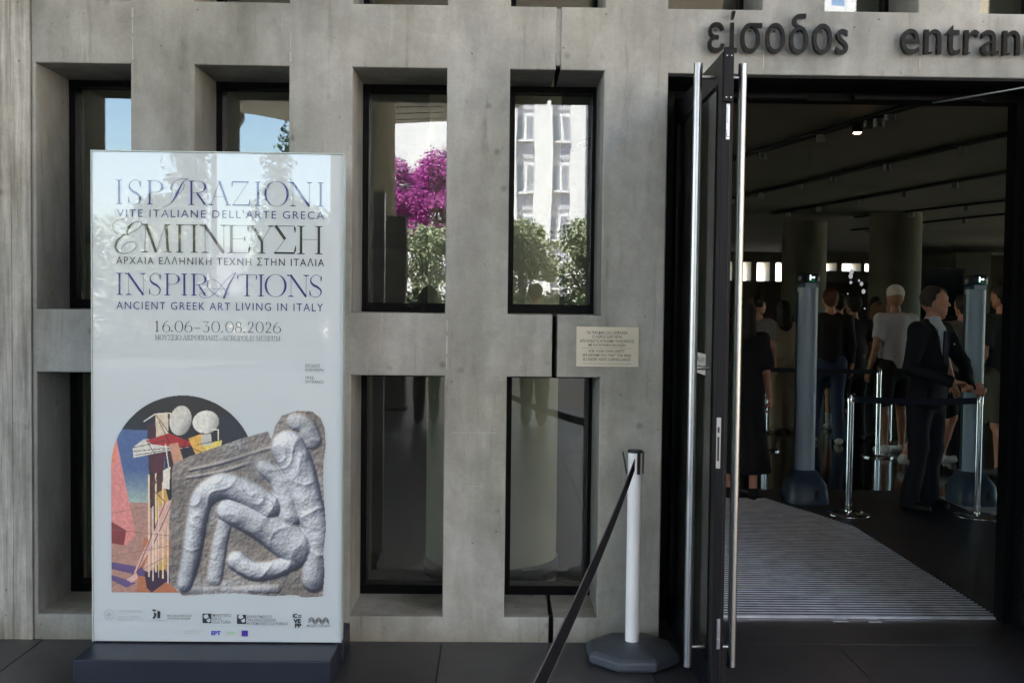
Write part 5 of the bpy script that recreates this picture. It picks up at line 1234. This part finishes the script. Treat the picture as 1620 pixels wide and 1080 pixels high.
human('visitor in dark green behind the woman with light brown hair', 5.35, 15.0, R(150), 1.70, True, vx=.014, top=('dark_green_top', (.012, .018, .014), 'tee'), bot=('dark_trousers', (.012, .012, .014), 'trousers'), hair=('dark_brown_hair', (.02, .012, .010), 'long'))
human('visitor in a dark top between the guard and the right gate post', 6.0, 13.6, R(165), 1.74, vx=.014, top=('charcoal_top', (.02, .02, .022), 'tee'), bot=('dark_trousers', (.012, .012, .014), 'trousers'), hair=('dark_hair', (.02, .014, .010), 'short'))
human('visitor in maroon standing far back at the left of the doorway', 3.1, 14.8, R(200), 1.69, True, vx=.014, top=('maroon_top', (.05, .012, .014), 'tee'), bot=('dark_trousers', (.012, .012, .014), 'trousers'), hair=('black_hair', (.012, .010, .009), 'long'))
# two visitors out on the forecourt, seen only as reflections in the windows
human('visitor on the forecourt reflected as a dark head in the fourth window', .50, -3.0, R(8), 1.80, vx=.014, top=('brown_tshirt', (.09, .06, .04), 'tee'), bot=('dark_trousers', (.012, .012, .014), 'trousers'), hair=('dark_hair', (.02, .014, .010), 'short'))
human('visitor on the forecourt reflected as a dark head in the third window', -.90, -3.05, R(-12), 1.75, vx=.014, top=('blue_tshirt', (.04, .05, .12), 'tee'), bot=('dark_trousers', (.012, .012, .014), 'trousers'), hair=('dark_brown_hair', (.02, .012, .010), 'bushy'))
# round white reflections behind the queue: bulbs hanging before the glossy panel
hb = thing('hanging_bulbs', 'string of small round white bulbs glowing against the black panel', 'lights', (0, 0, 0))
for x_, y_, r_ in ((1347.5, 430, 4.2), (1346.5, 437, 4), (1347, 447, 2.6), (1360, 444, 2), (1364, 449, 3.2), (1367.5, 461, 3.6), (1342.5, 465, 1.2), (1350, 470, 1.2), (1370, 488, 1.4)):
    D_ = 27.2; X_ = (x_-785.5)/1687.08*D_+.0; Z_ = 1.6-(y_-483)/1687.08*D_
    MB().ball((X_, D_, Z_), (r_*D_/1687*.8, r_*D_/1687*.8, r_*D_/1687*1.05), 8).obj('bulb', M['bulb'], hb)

# ================================================================= OUTSIDE, BEHIND THE CAMERA (seen in the glass)
fp = thing('forecourt_column', 'round concrete column of the canopy, reflected in the third window', 'column', (-1.93, -5.6, 0))
MB().cyl(0, 0, 0, 6.505, .36, n=40, cap=False).obj('shaft', M['conc_in'], fp)
py = thing('forecourt_pylon', 'dull grey pylon in front of the forecourt column, reflected low in the third window', 'pylon', (-1.72, -4.75, 0))
MB().box(-.34, .40, -.13, .13, .05, 2.80, .02).obj('pylon_body', M['steelgrey'], py); MB().box(-.36, .42, -.15, .15, 0, .05, .005).obj('pylon_foot', M['frame_m'], py)
for i_, xx in enumerate((-14, -8.3, 3.9)):
    c_ = thing('forecourt_column', ['far left round column of the entrance canopy', 'left round column of the entrance canopy', 'right round column of the entrance canopy', 'far right round column of the entrance canopy'][i_], 'column', (xx, -8.5, 0), 0, 'canopy columns')
    MB().cyl(0, 0, 0, 6.505, .4, n=32, cap=False).obj('shaft', M['conc_in'], c_)
# opposite apartment block
bd = thing('apartment_building', 'bright white apartment block with tall pilasters, reflected in the windows', 'building', (0, -46.4, 0))
MB().box(-8.2, 34, -12, -.02, 0, 17.5).obj('facade', M['facade'], bd)
cell = 3.64
win0 = None
for k in range(-3, 10):
    xc = 2.37+k*1.82
    MB().box(xc-.45, xc+.45, 0, .50, .8, 17.8).obj('pilaster', M['facade'], bd)
    if xc+.47 > 33: break
    for fl_ in range(6):
        z = 4.9+(fl_-1)*2.62
        if z < 1: continue
        x0_, x1_ = xc+.46, xc+1.36
        MB().box(x0_, x1_, 0, .06, z-.95, z+1.35).obj('wall_panel', M['facade_g'], bd)
        wn = MB().box(x0_+.1, x1_-.1, .061, .10, z, z+1.3).obj('window', M['facade_w'], bd)
        MB().box(x0_+.05, x1_-.05, .10, .34, z-.12, z-.02).obj('sill', M['facade'], wn)
        MB().box(x0_+.38, x0_+.52, .101, .13, z+.02, z+1.28).obj('mullion', M['facade'], wn)
rb = thing('sandstone_building', 'sunlit sandstone building to the right of the forecourt, outside the view', 'building', (10.5, -6, 0))
MB().box(0, 8, -12, 9, 0, 9).obj('facade', plain('sandstone', (.66, .54, .38), .85, var=.06, vs=.8), rb)  # added out of view to throw warm light onto the reveals
for k in range(6):
    for z in (1.2, 4.4):
        w_ = MB().box(-.06, -.001, -10.5+k*3.2, -9.1+k*3.2, z, z+1.7).obj('window', M['facade_w'], rb); MB().box(-.16, -.061, -10.6+k*3.2, -9.0+k*3.2, z-.1, z-.01).obj('sill', M['facade'], w_)
lb2 = thing('low_building', 'low pale building beyond the trees at the left of the reflection', 'building', (-30, -60, 0))
MB().box(-14, 12, -8, 0, 0, 5).obj('facade', M['facade'], lb2)
for k in range(6): 
    w_ = MB().box(-12+k*4, -10+k*4, .001, .06, 2, 3.6).obj('window', M['facade_w'], lb2)
lpst = thing('street_lamp', 'pale street lamp post reflected at the upper left of the poster', 'street lamp', (-6.1, -14, 0))
MB().lathe(0, 0, [(0, .10), (.3, .08), (5.4, .055)], 16).obj('pole', M['post_white'], lpst); MB().lathe(0, 0, [(5.4, .12), (5.7, .26), (5.85, .24), (5.9, .1)], 20).obj('lamp_head', M['lampoff'], lpst)

def crown(name, blobs, n, size, mat, parent, seed, squash=1.0):
    rg = np.random.default_rng(seed); B = np.array(blobs, float); vol = B[:, 3]*B[:, 4]*B[:, 5]; pick = rg.choice(len(B), n, p=vol/vol.sum())
    d = rg.normal(size=(n, 3)); d /= np.linalg.norm(d, axis=1)[:, None]; rr = rg.random(n)**(1/4.2)*(1+.12*rg.normal(size=n))
    c = B[pick, :3]+d*B[pick, 3:6]*rr[:, None]
    # sub-clumps
    cl_ = np.sin(c[:, 0]*5.1+seed)+np.sin(c[:, 1]*4.7+1.3*seed)+np.sin(c[:, 2]*5.7); keep = cl_ > -1.25; c = c[keep]; n = len(c)
    a = rg.normal(size=(n, 3)); a /= np.linalg.norm(a, axis=1)[:, None]; b_ = np.cross(a, rg.normal(size=(n, 3))); b_ /= np.linalg.norm(b_, axis=1)[:, None]
    s_ = size*(.6+.8*rg.random(n))[:, None]; a = a*s_; b_ = b_*s_*.45
    V = np.stack([c-a, c+b_, c+a, c-b_], 1).reshape(-1, 3); Fq = np.arange(4*n).reshape(-1, 4)
    me = bpy.data.meshes.new(name); me.from_pydata(V.tolist(), [], Fq.tolist()); me.update(); return link(name, me, parent, mat)
def tree(label, x, y, h, w_, mat, seed, n=9000, size=.09, trunk=.14, z0=.25, kind='tree', name='tree'):
    rg = random.Random(seed); t = thing(name, label, kind, (x, y, 0))
    blobs = []
    for k in range(11):
        a = rg.uniform(0, 6.28); r_ = w_*rg.uniform(.1, .62); z = h*rg.uniform(z0+.12, .86); q = w_*rg.uniform(.3, .5)*(1.1-.5*abs(z/h-.55)); blobs.append((math.cos(a)*r_, math.sin(a)*r_, z, q, q, q*.85))
    crown('crown', blobs, n, size, mat, t, seed)
    m = MB(); m.tube([(0, 0, 0), (.05*w_, 0, h*.3), (-.03*w_, .04, h*.62)], [trunk, trunk*.7, trunk*.3], 9)
    for k in range(5):
        bx, by, bz = blobs[k][:3]; m.tube([(.03*w_, 0, h*.28), (bx*.6, by*.6, bz*.8), (bx, by, bz)], [trunk*.5, trunk*.3, trunk*.12], 7)
    m.obj('trunk', M['bark'], t); return t
hd = thing('clipped_hedge', 'low clipped dark hedge running along the street edge under the trees', 'hedge', (0, -19.2, 0))
crown('foliage', [(-15+.3*k, 0, .28, .3, .36, .30) for k in range(82)]+[(-15+.55*k, .1*math.sin(k*1.7), .86+.10*math.sin(k*2.3), .5, .42, .92) for k in range(44)], 60000, .07, M['green'], hd, 77)
tl = ['rounded olive tree below the bougainvillea, reflected in the third window', 'rounded olive tree reflected at the left of the fourth window', 'greener olive tree reflected at the right of the fourth window', 'olive tree at the right end of the row', 'olive tree at the left end of the row', 'olive tree second from the left in the row']
for (x_, y_, h_, w_), lb_, sd in zip(((-2.4, -23.6, 4.1, 1.85), (.70, -20.2, 4.0, 1.6), (2.75, -20.0, 4.1, 1.6), (5.6, -20.3, 4.1, 1.7), (-12.5, -20.5, 4.1, 2.0), (-9.2, -20.1, 4.2, 2.0)), tl, range(20, 30)):
    tree(lb_, x_, y_, h_, w_, M['olive'], sd, 9000, .075, .10, .12, name='olive_tree')
bv = thing('bougainvillea', 'big magenta bougainvillea in bloom before the white block', 'bougainvillea', (-3.0, -27.0, .35))
BB = [(.95, 0, 5.55, .75, .7, .95), (.1, .1, 5.0, .95, .8, .75), (-.85, 0, 4.55, .9, .8, .75), (.75, .2, 4.4, 1.1, .9, .8), (1.5, 0, 4.9, .7, .7, 1.0), (-.3, .1, 3.75, 1.2, .9, .7), (1.1, 0, 3.5, 1.05, .9, .65), (-1.6, .2, 3.8, .9, .8, .7)]
for k in range(16): BB.append((rnd.uniform(-1.8, 1.9), rnd.uniform(-.3, .5), rnd.uniform(3.2, 6.1), rnd.uniform(.12, .4), .3, rnd.uniform(.15, .5)))
crown('crown', BB, 70000, .052, M['boug'], bv, 44)
crown('leaves', [(q[0], q[1]-.1, q[2]-.15, q[3]*.9, q[4]*.9, q[5]*.9) for q in BB], 9000, .06, M['green'], bv, 45)
MB().tube([(0, 0, -.4), (.1, 0, 1.8), (.6, 0, 3.2), (.9, 0, 4.8)], [.14, .11, .07, .03], 9).tube([(.1, 0, 1.8), (-.7, .1, 3.2), (-.9, 0, 4.3)], [.08, .05, .02], 8).obj('trunk', M['bark'], bv)
def cyp(label, x, y, h, w_, sd):
    t = thing('cypress_tree', label, 'tree', (x, y, 0)); bl = [(0, 0, h*(.08+.84*k/9), w_*(1-.75*(k/9)**1.6)*(.75+.25*((k*7) % 3)/2), w_*(1-.75*(k/9)**1.6), h*.09) for k in range(10)]
    crown('crown', bl, 9000, .10, M['cyp'], t, sd); MB().tube([(0, 0, 0), (0, 0, h*.8)], [.16, .04], 9).obj('trunk', M['bark'], t)
cyp('tall dark cypress reflected at the edge of the second window', -11.0, -29.2, 12.5, 1.05, 51)
cyp('slender dark cypress reflected above the letters of the poster', -8.6, -33, 9.2, 1.5, 52)
for i_, (x_, y_, h_, w_) in enumerate(((-18.5, -26, 6.2, 3.0), (-14.2, -24, 5.2, 2.4), (-11.6, -27, 5.0, 2.2), (-6.2, -25, 4.6, 1.9), (-23, -23, 5.6, 2.8), (9.5, -22, 5.5, 2.5), (15, -24, 6.5, 3))):
    tree(['broad dark green tree at the left of the street', 'mid green bushy tree reflected in the poster', 'dark bushy tree beside the tall cypress', 'low dark tree left of the bougainvillea', 'leftmost wide tree of the street', 'dark tree right of the olive row', 'wide tree at the far right of the street'][i_], x_, y_, h_, w_, M['green'], 60+i_, 9000, .14, .16, .2)
print('verts', sum(len(m.vertices) for m in bpy.data.meshes), 'objs', len(bpy.data.objects))
